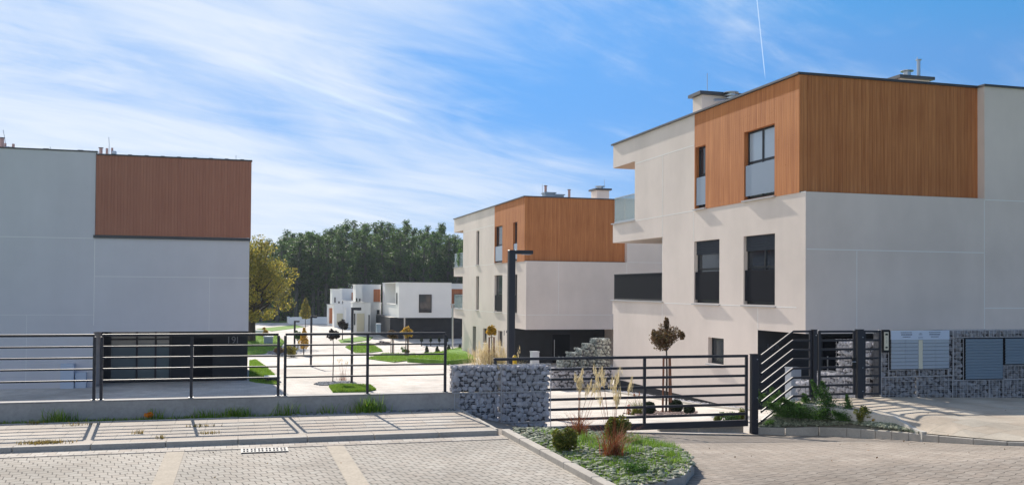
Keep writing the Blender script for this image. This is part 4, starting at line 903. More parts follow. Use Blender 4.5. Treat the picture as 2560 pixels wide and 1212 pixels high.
def big_house():
    Y = 85; p, q = oy(997, 794, Y), oy(1129, 708, Y); xa, xb, z0, z1 = p[0], q[0], p[2], q[2]; zm = oy(997, 762, Y)[2]; YE = Y+10.2
    t = thing('row_house', 'largest white house with one big dark window above a dark ground floor', 'house', (xa, Y, -2), 'white row houses')
    w = MB(); w.box(xa, xb, Y, YE, z0, zm); w.box(xa+1.1, xb, Y, YE, zm+.002, z1); w.box(xa, xa+1.098, Y, Y+2.0, zm+.002, z1-.001); w.box(xa, xa+1.098, YE-1.6, YE, zm+.002, z1-.001); obj('wall', w, M['white'], t)
    c = MB(); c.box(xa-.05, xb, Y-.05, YE, z1+.001, z1+.06); c.box(xa-.05, xa+1.05, Y+2, YE-1.6, zm+.003, zm+.05); obj('coping', c, M['joint'], t)
    a, c_ = oy(1047, 781, Y), oy(1079, 736, Y); k = MB(); k.box(a[0], c_[0], Y-.06, Y+.02, a[2], c_[2]); wi = obj('window', k, M['frame'], t); k = MB(); k.box(a[0]+.08, c_[0]-.08, Y-.08, Y-.05, a[2]+.08, c_[2]-.08); obj('pane', k, M['pane'], wi)
    for y0, y1, x, zt in ((Y+.9, Y+1.5, xa, -.25), (Y+4, Y+5.4, xa+1.1, -.2)): k = MB(); k.box(x-.03, x+.02, y0, y1, zm+.05, z1-.9); obj('window', k, M['frame'], t)
    k = MB(); k.box(xa-.6, xb+1.2, Y+1.2, YE+1, -2.6, z0-.002); obj('ground_floor', k, M['dark'], t)
    k = MB(); k.box(xa+.5, xa+.62, Y+.2, Y+.32, -2.6, z0-.002); obj('column', k, M['steel'], t); return t
H1 = big_house()
H1b = far_house('white house part with timber panel and window just left of the middle building', 88,
    [(1129.5, 1200, 710, 722, 0, 8)], [], [(1136, 1160, 735, 768, .02)], [(1129.5, 1200, 795, 875, 1., 7)])
k = MB(); px_box(k, 88.1, 1129.5, 1200, 722, 770, 7); obj('timber_panel', k, M['wood_red'], H1b); k = MB(); px_box(k, 88.0, 1129.5, 1200, 770, 795, 7); obj('parapet', k, M['white'], H1b)
H2 = far_house('white house with open garage bay, second nearest in the row', 94,
    [(905, 952, 712, 756, 1.5, 2.4), (889, 906, 712, 753, 0, 2.4), (882, 912, 756, 845, 0, 1.8), (911, 927, 757, 845, .0, 1.8), (912, 953, 757, 845, 1.5, 2.4)],
    [(934, 951, 723, 754, 1.4)], [(890, 893, 745, 753, -.02), (898, 901, 746, 753, -.02), (942, 949, 774, 785, 1.4), (885, 888, 783, 812, -.02), (921, 924, 787, 828, -.02)], None, [(892, 911, 783, 828, -.02)])
H3 = far_house('smallest white house with a pale garage door, farthest in the row', 112,
    [(855, 889, 722, 752, 2, 2.4), (830, 856, 723, 760, 0, 2.4), (835, 858, 760, 832, 0, 2.2), (857, 888, 752, 832, 0, 1.8), (864, 867, 770, 832, -.3, 3)],
    [(879, 889, 731, 752, 1.9)], [(836, 839, 743, 756, -.02), (846, 849, 753, 758, -.02)], None, [(842, 857, 783, 812, -.02)])
H4 = far_house('small white annex with a reddish timber door at the far end of the row', 118, [(820, 836, 762, 825, 0, 1.8)], [(823, 834, 770, 808, -.06)], [])
# grey boundary wall at the far end
w = MB(); a, c = oy(729, 792, 124), oy(822, 792, 124); w.box(a[0], c[0], 124, 124.4, -2.6, a[2]); w.box(a[0]-.3, a[0], 124, 130, -2.6, a[2]-.1); tag(obj('boundary_wall', w, M['white']), 'pale boundary wall across the far end of the estate road', 'wall')
# garden gabion-like bins beside garages
for px, lb in ((948, 'dark bin beside the garage of the second white house'),):
    a, c = oy(px-6, 838, 84), oy(px+4, 811, 84); f = MB(); f.box(a[0], c[0], 84, 84.7, a[2], c[2]); f.box(a[0]-.03, c[0]+.03, 83.95, 84.75, c[2], c[2]+.08); tag(obj('bin', f, M['louvre']), lb, 'bin')
# ================================================================== lamps
def lamp(px, ytop, px_arm, base_px, label, r=.075, Y=None, arm_h=.12):
    if Y is None: b0 = on_in(px, base_px); Y = b0[1]
    a = oy(px, ytop, Y); zb = gz(a[0], Y); e = oy(px_arm, ytop, Y)
    t = thing('street_lamp', label, 'street lamp', (a[0], Y, zb), 'dark angular street lamps')
    f = MB(); f.box(a[0]-r, a[0]+r, Y-r, Y+r, zb, a[2]); obj('pole', f, M['metal'], t, bevel=.01)
    f = MB(); f.box(a[0]+r, e[0], Y-r, Y+r, a[2]-arm_h, a[2]-.002); ar = obj('arm', f, M['metal'], t, bevel=.01)
    f = MB(); f.box((a[0]+e[0])/2, e[0]-.05, Y-r*.8, Y+r*.8, a[2]-arm_h-.012, a[2]-arm_h); obj('diffuser', f, M['frost'], ar)
lamp(1279, 625, 1331, 0, 'tall thick dark street lamp in front of the middle building', .085, 23.5, .1)
lamp(881, 768, 903, 958, 'dark street lamp on the estate road nearest the railing', .05)
lamp(778.5, 789, 793, 916, 'dark street lamp halfway down the estate road', .055)
lamp(737, 801, 749, 0, 'smallest and farthest street lamp on the estate road', .07, 75)
t = thing('lamp_pole', 'slim pale grey pole at the left corner of the middle building', 'street lamp', (14, 68, -2)); a = oy(1132, 762, 68); b0 = oy(1132, 850, 68)
f = MB(); f.tube([(a[0], 68, -2.2), (a[0], 68, a[2])], .06, 8); obj('pole', f, M['steel'], t); f = MB(); f.box(a[0]-.17, a[0]+.1, 67.9, 68.1, a[2], a[2]+.08); obj('lamp_head', f, M['steel'], t)
# ================================================================== lawns and beds inside the estate
def lawn(name, P, mat_, dz=.04, blade=0, h=.06):
    pts = [on_in(*p) for p in P]; b_ = MB(); n = len(pts)
    c = sum(pts)/n; pts3 = [(p[0], p[1], gz(p[0], p[1])) for p in pts]
    V = [(c[0], c[1], gz(c[0], c[1])+dz)]+[(x, y, z+dz) for x, y, z in pts3]+[(x, y, z-.1) for x, y, z in pts3]
    F = [(0, i+1, (i+1) % n+1) for i in range(n)]+[(i+1, n+i+1, n+(i+1) % n+1, (i+1) % n+1) for i in range(n)]
    o = struct(name, (V, F, None), mat_)
    if blade:
        pp = scatter(blade, [(p[0], p[1]) for p in pts], rng); PP = np.array([(x, y, gz(x, y)+dz-.005) for x, y in pp]); V, F = blades(PP, h, rng, .02, .6, seg=2); struct('lawn_grass', (V, F, None), M['blade'], 'stuff')
    return o
lawn('lawn', [(822, 967), (850, 963), (925, 965), (940, 975), (915, 980), (832, 981)], M['grass'], .03, 9000, .1)
lawn('lawn', [(863, 868), (905, 858), (930, 861), (957, 878), (925, 882), (888, 882)], M['grass'], .05, 5000, .12)
lawn('lawn', [(846, 850), (900, 842), (933, 843), (925, 850), (880, 856), (852, 857)], M['grass'], .05)
lawn('lawn', [(918, 897), (955, 885), (1040, 886), (1035, 900), (985, 906)], M['grass'], .06, 5000, .12)
lawn('lawn', [(1018, 905), (1060, 893), (1095, 889), (1150, 876), (1190, 905), (1120, 912)], M['grass'], .25, 9000, .12)
lawn('lawn', [(623, 903), (640, 900), (668, 920), (694, 945), (700, 962), (640, 956), (623, 952)], M['grass'], .03, 5000, .12)
lawn('lawn', [(600, 868), (620, 838), (690, 838), (712, 855), (700, 870), (660, 885), (618, 888)], M['grass'], .05, 5000, .14)
lawn('lawn', [(640, 822), (740, 812), (760, 818), (680, 828)], M['grass'], .03)
def pebbles(name, P, n, r, mat_, seed=1):
    pts = [on_in(*p) for p in P]; pp = scatter(n, [(p[0], p[1]) for p in pts], rng)
    V, F = rocks([(x, y, gz(x, y)+.02) for x, y in pp], [(q, q*.8, q*.5) for q in rng.uniform(r*.6, r*1.3, n)], rng); struct(name, (V, F, None), mat_, 'stuff')
pebbles('bed_gravel', [(785, 960), (800, 955), (880, 954), (892, 959), (870, 962), (800, 963)], 500, .06, M['stone_dark'])
pebbles('bed_gravel', [(665, 880), (720, 868), (742, 885), (700, 893)], 300, .12, M['stone_dark'])
pebbles('bed_gravel', [(1118, 862), (1160, 858), (1160, 866), (1120, 868)], 300, .12, M['stone_dark'])
pebbles('bed_gravel', [(1555, 1034), (1640, 1027), (1745, 1029), (1740, 1038), (1600, 1040)], 500, .04, mat('rose_gravel', (.36, .26, .22), .9, island=.4))
# gravel strip along the right building's side wall
pp = [(rng.uniform(13.75, 14.2), y) for y in rng.uniform(24.5, 35, 900)]
V, F = rocks([(x, y, gz(x, y)+.02) for x, y in pp], [(q, q, q*.6) for q in rng.uniform(.03, .06, len(pp))], rng); struct('wall_gravel', (V, F, None), M['stone'], 'stuff')
b = MB()
for i in range(12):
    y0, y1 = 23.5+i, 24.49+i; b.prism([(13.62, y0, gz(13.6, y0)), (13.72, y0, gz(13.6, y0)), (13.72, y1, gz(13.6, y1)), (13.62, y1, gz(13.6, y1))], -.1, .06)
struct('kerb', b, M['concrete_pale'])
# ================================================================== plants
def ball_tree(px, yc, rpx, base_y, leafm, label, stakes=0, seed=1, squash=1., n=1400, leaf=.09, Y=None, spike=0, core=True, stem_r=.02, lo=.35):
    rg = np.random.default_rng(seed); b0 = on_in(px, base_y) if Y is None else oy(px, 800, Y); Y = b0[1]
    c = oy(px, yc, Y); D = (c-C0)@cf; r = rpx*D/FL; zb = gz(c[0], Y)
    t = thing('ball_tree', label, 'tree', (c[0], Y, zb)); f = MB(); f.tube([(c[0], Y, zb-.05), (c[0]+.02, Y, (zb+c[2])/2), (c[0], Y, c[2])], [stem_r*1.3, stem_r, stem_r*.7], 6)
    for k in range(7):
        d = rg.normal(size=3); d[2] = abs(d[2]); d /= np.linalg.norm(d); f.tube([(c[0], Y, c[2]-r*.6), tuple(c+d*r*.75)], [stem_r*.5, stem_r*.2], 4)
    obj('trunk', f, M['bark'], t)
    parts = []; N = 26
    for k in range(N):
        d = rg.normal(size=3); d /= np.linalg.norm(d); cc = c+d*np.array([1, 1, squash])*r*rg.uniform(lo, .78); parts.append(ball_pts(n//N, cc, r*rg.uniform(.22, .38), rg, .3))
    if spike:
        parts.append(ball_pts(n//12, c+np.array([0, 0, r*.78]), (r*.13, r*.13, r*.36), rg, .1)); parts.append(ball_pts(n//20, c+np.array([r*.85, 0, r*.2]), (r*.16, r*.14, r*.22), rg, .1)); parts.append(ball_pts(n//20, c+np.array([-r*.7, 0, r*.3]), (r*.12, r*.1, r*.25), rg, .1))
    V, F = leaf_quads(np.concatenate(parts), leaf, rg); obj('crown', (V, F, None), leafm, t)
    if stakes:
        f = MB(); sp_ = .09
        tops = [(-1, 0), (1, .15), (.9, -.4)][:stakes]
        for sx, sy in tops: f.tube([(c[0]+sx*sp_*1.25, Y+sy*.3-.02, zb-.05), (c[0]+sx*sp_, Y+sy*.1-.02, c[2]-r*.9)], .028, 6)
        f.box(c[0]-sp_-.03, c[0]+sp_+.03, Y-.05, Y, c[2]-r*.96, c[2]-r*.89); obj('support_stakes', f, M['stake'], t)
    return t
ball_tree(1666, 848, 50, 1031, M['leaf_brown'], 'staked ball tree with dark brown leaves behind the sliding gate', 3, 11, .68, 4200, .06, spike=1, stem_r=.025, lo=.15)
ball_tree(1229, 826, 18, 0, M['leaf_gold'], 'small golden ball tree above the pampas hedge of the middle building', 2, 12, .7, 1400, .07, Y=33)
ball_tree(833, 838, 17, 955, M['leaf_maroon'], 'dark purple ball tree on a thin stem beside the nearest estate lamp', 0, 13, 1., 1300, .10)
ball_tree(856, 813, 14, 850, M['leaf_maroon'], 'dark purple ball tree in front of the white garages', 0, 14, 1.15, 900, .16, spike=1, stem_r=.04)
ball_tree(745, 838, 13, 872, M['conifer'], 'dark green ball tree beside the halfway street lamp', 0, 15, 1.05, 900, .14, stem_r=.035)
ball_tree(981, 836, 15, 886, M['leaf_brown'], 'dark leaved young tree on stakes in the roadside lawn', 3, 16, .8, 800, .12, stem_r=.04)
ball_tree(1018, 830, 17, 893, M['leaf_gold'], 'golden young tree on stakes in the roadside lawn', 2, 17, .8, 1000, .12, stem_r=.04)
def conical(px, ytop, ybot, wpx, base_y, leafm, label, seed, n=1200, leaf=.14, name='young_tree', Y=None, trunk=True):
    rg = np.random.default_rng(seed); b0 = on_in(px, base_y) if Y is None else oy(px, 800, Y); Y = b0[1]; a, c = oy(px, ytop, Y), oy(px, ybot, Y); zb = gz(a[0], Y); w = wpx*((a-C0)@cf)/FL
    t = thing(name, label, 'tree', (a[0], Y, zb)); k = rg.uniform(0, 1, n)**.8; H = a[2]-c[2]; prof = np.sin(np.clip(k*1.0, 0, 1)*math.pi*.5)**.9*(1-.35*(k > .85)*(k-.85)/.15)
    ang = rg.uniform(0, 2*math.pi, n); lob = 1+.3*np.sin(ang*3+k*15); rr = w*.5*prof*lob*np.sqrt(rg.uniform(.15, 1, n))
    P = np.stack([a[0]+rr*np.cos(ang), Y+rr*np.sin(ang), a[2]-k*H], 1); V, F = leaf_quads(P, leaf, rg); obj('crown', (V, F, None), leafm, t)
    if trunk: f = MB(); f.tube([(a[0], Y, zb-.05), (a[0], Y, c[2]+.3*H)], [.045, .03], 6); obj('trunk', f, M['bark'], t)
    return t
conical(764, 745, 796, 26, 0, M['leaf_yellow'], 'narrow yellow green tree in front of the far boundary wall', 21, 1500, .2, Y=100)
conical(760, 818, 870, 24, 886, M['leaf_gold'], 'loose orange young tree standing on the road edge by the halfway lamp', 22, 700, .16)
# shrubs in the estate
def shrub(c, r, leafm, label, seed, n=900, leaf=.03, name='shrub', lo=.6, lobes=0, cat='shrub', group=None):
    rg = np.random.default_rng(seed); c = np.array(c, float)
    P = ball_pts(n, c, r, rg, lo) if not lobes else np.concatenate([ball_pts(n//lobes, c+rg.normal(size=3)*np.array(r)*.36, np.array(r)*rg.uniform(.35, .55), rg, .2) for _ in range(lobes)])
    P = P[P[:, 2] > c[2]-r[2]*.98]; V, F = leaf_quads(P, leaf, rg); t = thing(name, label, cat, (c[0], c[1], c[2]-r[2]), group); obj('foliage', (V, F, None), leafm, t)
    f = MB(); f.tube([(c[0], c[1], c[2]-r[2]-.03), (c[0], c[1], c[2])], [.02, .01], 5)
    for k in range(4): d = rg.normal(size=3); d /= np.linalg.norm(d); f.tube([tuple(c-np.array([0, 0, r[2]*.6])), tuple(c+d*np.array(r)*.6)], [.01, .004], 4)
    obj('stem', f, M['bark'], t); return t
def px_shrub(px, yt, yb, wpx, leafm, label, seed, inner=True, **k):
    b0 = on_in(px, yb); a = oy(px, yt, b0[1]); D = (a-C0)@cf; r = wpx*.5*D/FL; h = (a[2]-b0[2])/2; return shrub((a[0], b0[1], b0[2]+h), (r, r, h), leafm, label, seed, **k)
px_shrub(1623, 1003, 1036, 32, M['boxwood'], 'clipped dark ball bush left of the staked brown tree', 31, n=4200, leaf=.05, lo=.25)
px_shrub(1690, 998, 1031, 36, M['boxwood'], 'clipped dark ball bush just right of the staked brown tree', 32, n=4200, leaf=.05, lo=.25)
px_shrub(1723, 1012, 1034, 28, M['boxwood'], 'smallest clipped ball bush, rightmost behind the sliding gate', 33, n=3200, leaf=.05, lo=.25)
px_shrub(1572, 1008, 1036, 10, M['red_leaf'], 'small bright red plant behind the sliding gate', 34, n=150, leaf=.04, lo=.1)
px_shrub(1855, 1016, 1052, 34, M['thuja'], 'rightmost low bright green conifer behind the sliding gate', 36, n=1600, leaf=.04, lobes=14)
px_shrub(1825, 1028, 1054, 60, M['conifer'], 'widest low green conifer behind the sliding gate', 37, n=1500, leaf=.04, lobes=14)
px_shrub(1795, 1033, 1052, 26, M['thuja'], 'leftmost low green conifer behind the sliding gate', 38, n=800, leaf=.04, lobes=9)
px_shrub(1015, 868, 888, 28, M['conifer'], 'bright green bush under the golden young tree in the lawn', 39, n=500, leaf=.09, lobes=8)
px_shrub(727, 858, 892, 36, M['leaf_yellow'], 'bushy brown green shrub at the far left side of the estate road', 40, n=900, leaf=.12, lobes=12)
px_shrub(700, 866, 888, 34, M['leaf_brown'], 'low dark shrub in the shade under the big autumn tree', 41, n=600, leaf=.12, lobes=8)
px_shrub(665, 822, 842, 22, M['leaf_gold'], 'orange red bush beside the trunk of the big autumn tree', 42, n=500, leaf=.18, lobes=8)
px_shrub(960, 853, 862, 44, M['leaf_maroon'], 'low dark heather patch beside the roadside lawn', 45, n=500, leaf=.10, lobes=8)
rgc = np.random.default_rng(50)
k = 0
for px, yt, yb, nm in ((1067, 864, 884, 'first'), (1093, 864, 884, 'second'), (1122, 862, 880, 'third'), (1150, 860, 878, 'fourth')):
    k += 1; b0 = on_in(px, yb); Yb = b0[1]
    conical(px, yt, yb-1, 11, yb, M['boxwood'], nm+' dark cone shrub from the left along the drive of the white house', 60+k, 350, .12, name='cone_shrub', trunk=True)
for px, nm in ((1054, 'leftmost'), (1077, 'second from left'), (1098, 'third from left'), (1117, 'rightmost')):
    k += 1; conical(px, 842, 853, 7, 0, M['boxwood'], nm+' small conifer in the shade before the dark ground floor', 60+k, 220, .12, name='cone_shrub', Y=76)
# pampas hedge near the middle building and ornamental grasses
def grass_clump(c, h, n, label, seed, blade_m, plume_m=None, nplume=0, plume_h=None, spread=.12, w=.008, lean=.6, plen=.16, cat='ornamental grass', name='ornamental_grass'):
    rg = np.random.default_rng(seed); P = np.stack([rg.normal(c[0], spread, n), rg.normal(c[1], spread, n), np.full(n, c[2]-.02)], 1); V, F = blades(P, h, rg, w, lean, seg=5)
    t = thing(name, label, cat, tuple(c)); obj('leaves', (V, F, None), blade_m, t)
    if nplume:
        f = MB(); parts = []
        for i in range(nplume):
            a = rg.uniform(0, 2*math.pi); k = rg.uniform(.02, .22); H = (plume_h or h*1.3)*rg.uniform(.72, 1.02); p0 = (c[0]+rg.normal()*spread*.5, c[1]+rg.normal()*spread*.5, c[2]); p1 = (p0[0]+math.cos(a)*k, p0[1]+math.sin(a)*k, c[2]+H-plen)
            f.tube([p0, ((p0[0]+p1[0])/2, (p0[1]+p1[1])/2, c[2]+(H-plen)*.55), p1], [.0035, .003, .002], 3)
            q = rg.uniform(0, 1, 60); sp_ = .3*q*(1-q)*plen*1.3
            PP = np.stack([p1[0]+rg.normal(size=60)*sp_+q*.02*math.cos(a)*3, p1[1]+rg.normal(size=60)*sp_, p1[2]+q*plen], 1)
            v, ff = blades(PP, plen*.38, rg, .007, .35, seg=2); parts.append((v, ff))
        obj('stalks', f, M['reed'], t); V, F = merge(parts); obj('plumes', (V, F, None), plume_m, t)
    return t
for i, (px, n, pl_, lb) in enumerate(((1215, 600, 40, 'left pale feathery pampas clump below the golden ball tree'), (1250, 600, 22, 'right greener pampas clump beside the tall street lamp'))):
    b0 = oy(px, 905, 33); zb = gz(b0[0], 33); grass_clump((b0[0], 33, zb), 1.5, n, lb, 70+i, M['straw'] if i == 0 else M['thuja'], M['straw'], pl_, 1.95, .28, .016, .6, .4)
for i, (px, lb) in enumerate(((1197, 'low plumed grass at the left end of the pampas hedge'), (1232, 'short straw grass in the middle of the pampas hedge'), (1267, 'low grass at the right end of the pampas hedge'))):
    b0 = oy(px, 905, 33.4); zb = gz(b0[0], 33.4); grass_clump((b0[0], 33.4, zb), 1.3, 500, lb, 80+i, M['straw'], M['straw'], 18, 1.7, .24, .016, .7, .35)
q = on_in(857, 950); grass_clump((q[0], q[1], q[2]), .45, 60, 'dry brown grass tuft in the gravel below the dark ball tree', 90, M['reed'], M['straw'], 8, .95, .1, .01, .8, .12)
q = on_in(1592, 1036); grass_clump((q[0], q[1], q[2]), .42, 300, 'yellow green grass tuft behind the sliding gate', 91, M['thuja'], M['reed'], 4, .6, .1, .01, .8, .1)
# planter plants
def on_pl(px, py):
    d = ray(px, py); d = d/d[1]; Y = 9.
    while Y < 17 and (C0+d*Y)[2] > plz((C0+d*Y)[0], Y): Y += .01
    return C0+d*Y
q = on_pl(1447, 1092); grass_clump(q+np.array([0, 0, 0]), .48, 220, 'red leaved plumed grass left of centre in the front planter', 101, M['reed'], M['straw'], 10, 1.05, .06, .008, 1.3, .20)
q = on_pl(1535, 1142); grass_clump(q, .50, 230, 'larger brownish red plumed grass in the middle of the front planter', 102, M['reed'], M['straw'], 12, 1.2, .06, .009, 1.3, .22)
q = on_pl(1412, 1128); shrub((q[0], q[1], q[2]+.14), (.16, .16, .18), M['thuja'], 'dark green rounded thuja at the left of the front planter', 103, n=4600, leaf=.035, lobes=26)
q = on_pl(1540, 1105); shrub((q[0], q[1], q[2]+.19), (.19, .19, .23), M['thuja'], 'bigger golden green thuja behind the large red grass in the planter', 104, n=6000, leaf=.035, lobes=30)
q = on_pl(1640, 1172)
q = on_pl(1590, 1185); shrub((q[0], q[1], q[2]+.05), (.22, .2, .07), M['conifer'], 'flat dark creeping juniper in the gravel at the front of the planter', 105, n=700, leaf=.03, lobes=9)
# weeds in the planter
parts = []
for px, py, n, r_, h in ((1400, 1150, 1200, .6, .05), (1500, 1170, 1300, .55, .05), (1600, 1160, 900, .4, .06), (1330, 1105, 350, .25, .04), (1560, 1200, 500, .3, .05), (1590, 1110, 700, .28, .13), (1640, 1118, 600, .25, .10), (1560, 1130, 260, .15, .14), (1675, 1140, 260, .12, .10), (1500, 1120, 160, .14, .12), (1440, 1150, 200, .18, .05), (1380, 1130, 150, .16, .05), (1420, 1170, 120, .16, .05), (1350, 1110, 120, .14, .04), (1370, 1085, 120, .16, .10), (1600, 1095, 160, .2, .10), (1690, 1160, 100, .08, .10), (1465, 1105, 160, .1, .16), (1490, 1190, 60, .1, .04), (1620, 1200, 50, .2, .04), (1460, 1118, 60, .1, .1)):
    q = on_pl(px, py); P = np.stack([rng.normal(q[0], r_, n), rng.normal(q[1], r_, n), np.zeros(n)], 1); P = np.array([(x, y, plz(x, y)+.01) for x, y, _ in P if in_poly(x, y, PL)])
    if len(P): parts.append(blades(P, h, rng, .011, .8))
V, F = merge(parts); struct('planter_weeds', (V, F, None), mat('fresh_weed', (.13, .27, .03), .7, island=.4, hue=(.24, .34, .05), trans=.35), 'stuff')
pp = []
for (px, py, n, rr) in ((2290, 1106, 9, .4), (2150, 1100, 6, .6), (1760, 1150, 6, 1.), (2100, 1150, 8, 1.6), (700, 1150, 8, 1.8), (300, 1150, 6, 1.5), (1000, 1160, 6, 1.2), (2400, 1070, 6, .9)):
    d = ray(px, py); q = C0+d*((gz(12, 14)-EYE if px > 1700 else .23-EYE)/d[2]); 
    for _ in range(n):
        x, y = rng.normal(q[0], rr), rng.normal(q[1], rr*.6); z = gz(x, y) if x > 4.3 else .232
        if 4.0 < x < 7.3 and in_poly(x, y, PL): continue
        if x > 11.3 and math.sqrt(min((g_[0]-x)**2+(g_[1]-y)**2 for g_ in GP[::5])) < .3: z = raised_z(x, y)+.02
        if x < 4.1 and y > 14: continue
        pp.append((x, y, z+.012))
V, F = leaf_quads(np.array(pp), .035, rng); struct('fallen_leaves', (V, F, None), mat('dry_leaf', (.16, .08, .035), .8, island=.4, hue=(.30, .18, .07)), 'stuff')
# conifers in the bed by the side gate
def juniper(c, L, dirs, label, seed, n=900, leafm='conifer', leaf=.03, up=.5):
    rg = np.random.default_rng(seed); t = thing('juniper', label, 'shrub', tuple(c)); P = []; f = MB()
    for a, l, e in dirs:
        d = np.array([math.cos(a)*math.cos(e), math.sin(a)*math.cos(e), math.sin(e)]); q = rg.uniform(.1, 1, n)
        base = np.array(c)+d*L*l*q[:, None]+np.array([0, 0, 1])*(q**2*.12*L)[:, None]; P.append(base+rg.normal(size=(n, 3))*(.16*L*(1.1-q))[:, None]*np.array([1, 1, .8]))
        f.tube([tuple(c), tuple(np.array(c)+d*L*l*.9+np.array([0, 0, .1*L]))], [.012, .004], 5)
    P = np.concatenate(P); P[:, 2] = np.maximum(P[:, 2], c[2]+.01); V, F = leaf_quads(P, leaf, rg); obj('foliage', (V, F, None), M[leafm], t); obj('branches', f, M['bark'], t)
def on_bed(px, py): p = surf_hit(px, py, True); return np.array([p[0], p[1], raised_z(p[0], p[1], True)])
q = on_bed(1985, 1040); juniper(q, .95, [(2.6, 1., .45), (1.9, .8, .6), (3.4, .8, .25), (.6, .6, .3), (4.4, .5, .2)], 'spreading juniper left of the others in front of the sloping bars', 111, 2200)
q = on_bed(2035, 1045); juniper(q, .8, [(.4, .8, .4), (2.5, .9, .4), (1.5, .7, .7), (4.6, .7, .25)], 'dense juniper in the middle of the bed in front of the side gate post', 112, 2200)
q = on_bed(2085, 1048); juniper(q, .80, [(2.2, 1., .95), (1.8, .9, 1.1), (.3, .7, .3), (5.2, .6, .2)], 'tallest upright juniper in front of the pedestrian gate', 113, 2000)
q = on_bed(2125, 1050); juniper(q, .55, [(1.2, .9, 1.), (.4, .8, .4), (3., .7, .3)], 'small juniper between the tallest one and the round golden shrub', 114, 1500)
q = on_bed(2162, 1052); shrub((q[0], q[1], q[2]+.10), (.17, .17, .18), M['thuja'], 'round golden green thuja at the right of the gate bed', 115, n=3200, leaf=.03, lobes=22)
q = on_bed(2190, 1056); shrub((q[0], q[1], q[2]+.04), (.09, .09, .06), M['leaf_gold'], 'tiny yellow shrub at the right tip of the gate bed', 116, n=300, leaf=.025, lobes=6)
q = on_bed(1930, 1050); shrub((q[0], q[1], q[2]+.05), (.2, .2, .08), M['conifer'], 'low creeping conifer beside the gate post', 117, n=700, leaf=.03, lobes=9)
# orange flower in the verge
t = thing('flower', 'single orange flower among the weeds under the low wall', 'flower', (-.97, 17.25, .26)); d = ray(372, 1036); q = C0+d*(17.2/d[1])
V, F = leaf_quads(ball_pts(60, (q[0], 17.2, q[2]), (.07, .05, .04), rng, .1), .06, rng); t.location = (q[0], 17.2, .26); ORG[t.name] = np.array([q[0], 17.2, .26]); obj('petals', (V, F, None), mat('orange_petal', (.8, .28, .01), .6, trans=.3), t)
f = MB(); f.tube([(q[0], 17.2, .26), (q[0], 17.2, q[2])], .006, 4); obj('stem', f, M['blade'], t)
# yellow object on the gabion, rounded top
q = oy(1287, 893, 18.9); t = thing('warning_light', 'small yellow beacon showing just above the gabion block', 'beacon', (q[0], 18.9, q[2]-.2)); f = MB(); f.tube([(q[0], 18.9, q[2]-.2), (q[0], 18.9, q[2]+.02), (q[0], 18.9, q[2]+.045)], [.045, .045, .02], 10); obj('lens', f, M['yellow'], t)
f = MB(); f.tube([(q[0], 18.9, gz(q[0], 18.9)), (q[0], 18.9, q[2]-.2)], .03, 8); obj('stand', f, M['metal'], t)
# utility cabinets inside
a, c = oy(1978, 955, 22.6), oy(2003, 920, 22.6); f = MB(); f.box(a[0], c[0], 22.6, 22.9, -1., c[2]); f.box(a[0]-.02, c[0]+.02, 22.58, 22.92, c[2], c[2]+.02); tag(obj('utility_cabinet', f, M['mail']), 'pale grey utility cabinet behind the sloping bars beside the entrance', 'cabinet')
a, c = oy(1331, 905, 45), oy(1348, 880, 45); f = MB(); f.box(a[0], c[0], 45, 45.4, -1.7, c[2]); f.box(a[0]-.02, c[0]+.02, 44.98, 45.42, c[2], c[2]+.04); tag(obj('utility_cabinet', f, M['mail']), 'pale grey utility cabinet before the dark entrance of the middle building', 'cabinet')
q0, q1 = on_in(663, 955), on_in(700, 956); f = MB(); f.box(q0[0], q1[0], q0[1], q0[1]+.8, -1.5, q0[2]+.16); f.box(q0[0]-.03, q1[0]+.03, q0[1]-.03, q0[1]+.83, q0[2]+.16, q0[2]+.22, 1); tag(obj('light_shaft_cover', f, [M['dark'], M['white']]), 'low dark box with a white lid on the lawn beside the left building', 'shaft cover')
q0, q1 = on_in(660, 860), on_in(682, 860); zt = oy(660, 840, q0[1])[2]; f = MB(); f.box(q0[0], q1[0], q0[1], q0[1]+.7, -2.3, zt-.12); f.box(q0[0]-.05, q1[0]+.05, q0[1]-.05, q0[1]+.75, zt-.12, zt, 1); tag(obj('bin', f, [M['louvre'], M['mail']]), 'grey bin on the lawn near the big autumn tree', 'bin')
f = MB(); q0, q1 = on_in(617, 838), on_in(668, 835); f.box(q0[0], q1[0], q0[1], q0[1]+.4, -2.3, q0[2]+.5); tag(obj('garden_wall', f, M['white']), 'low white garden wall behind the trunk of the big autumn tree', 'wall')
# wooden screen seen through the lower balcony of the right building
f = MB()
for i in range(9): f.box(15.3+i*.12, 15.39+i*.12, 32.6, 32.64, 2.2, 4.35)
scr = obj('privacy_screen', f, M['wood_red'], r1)
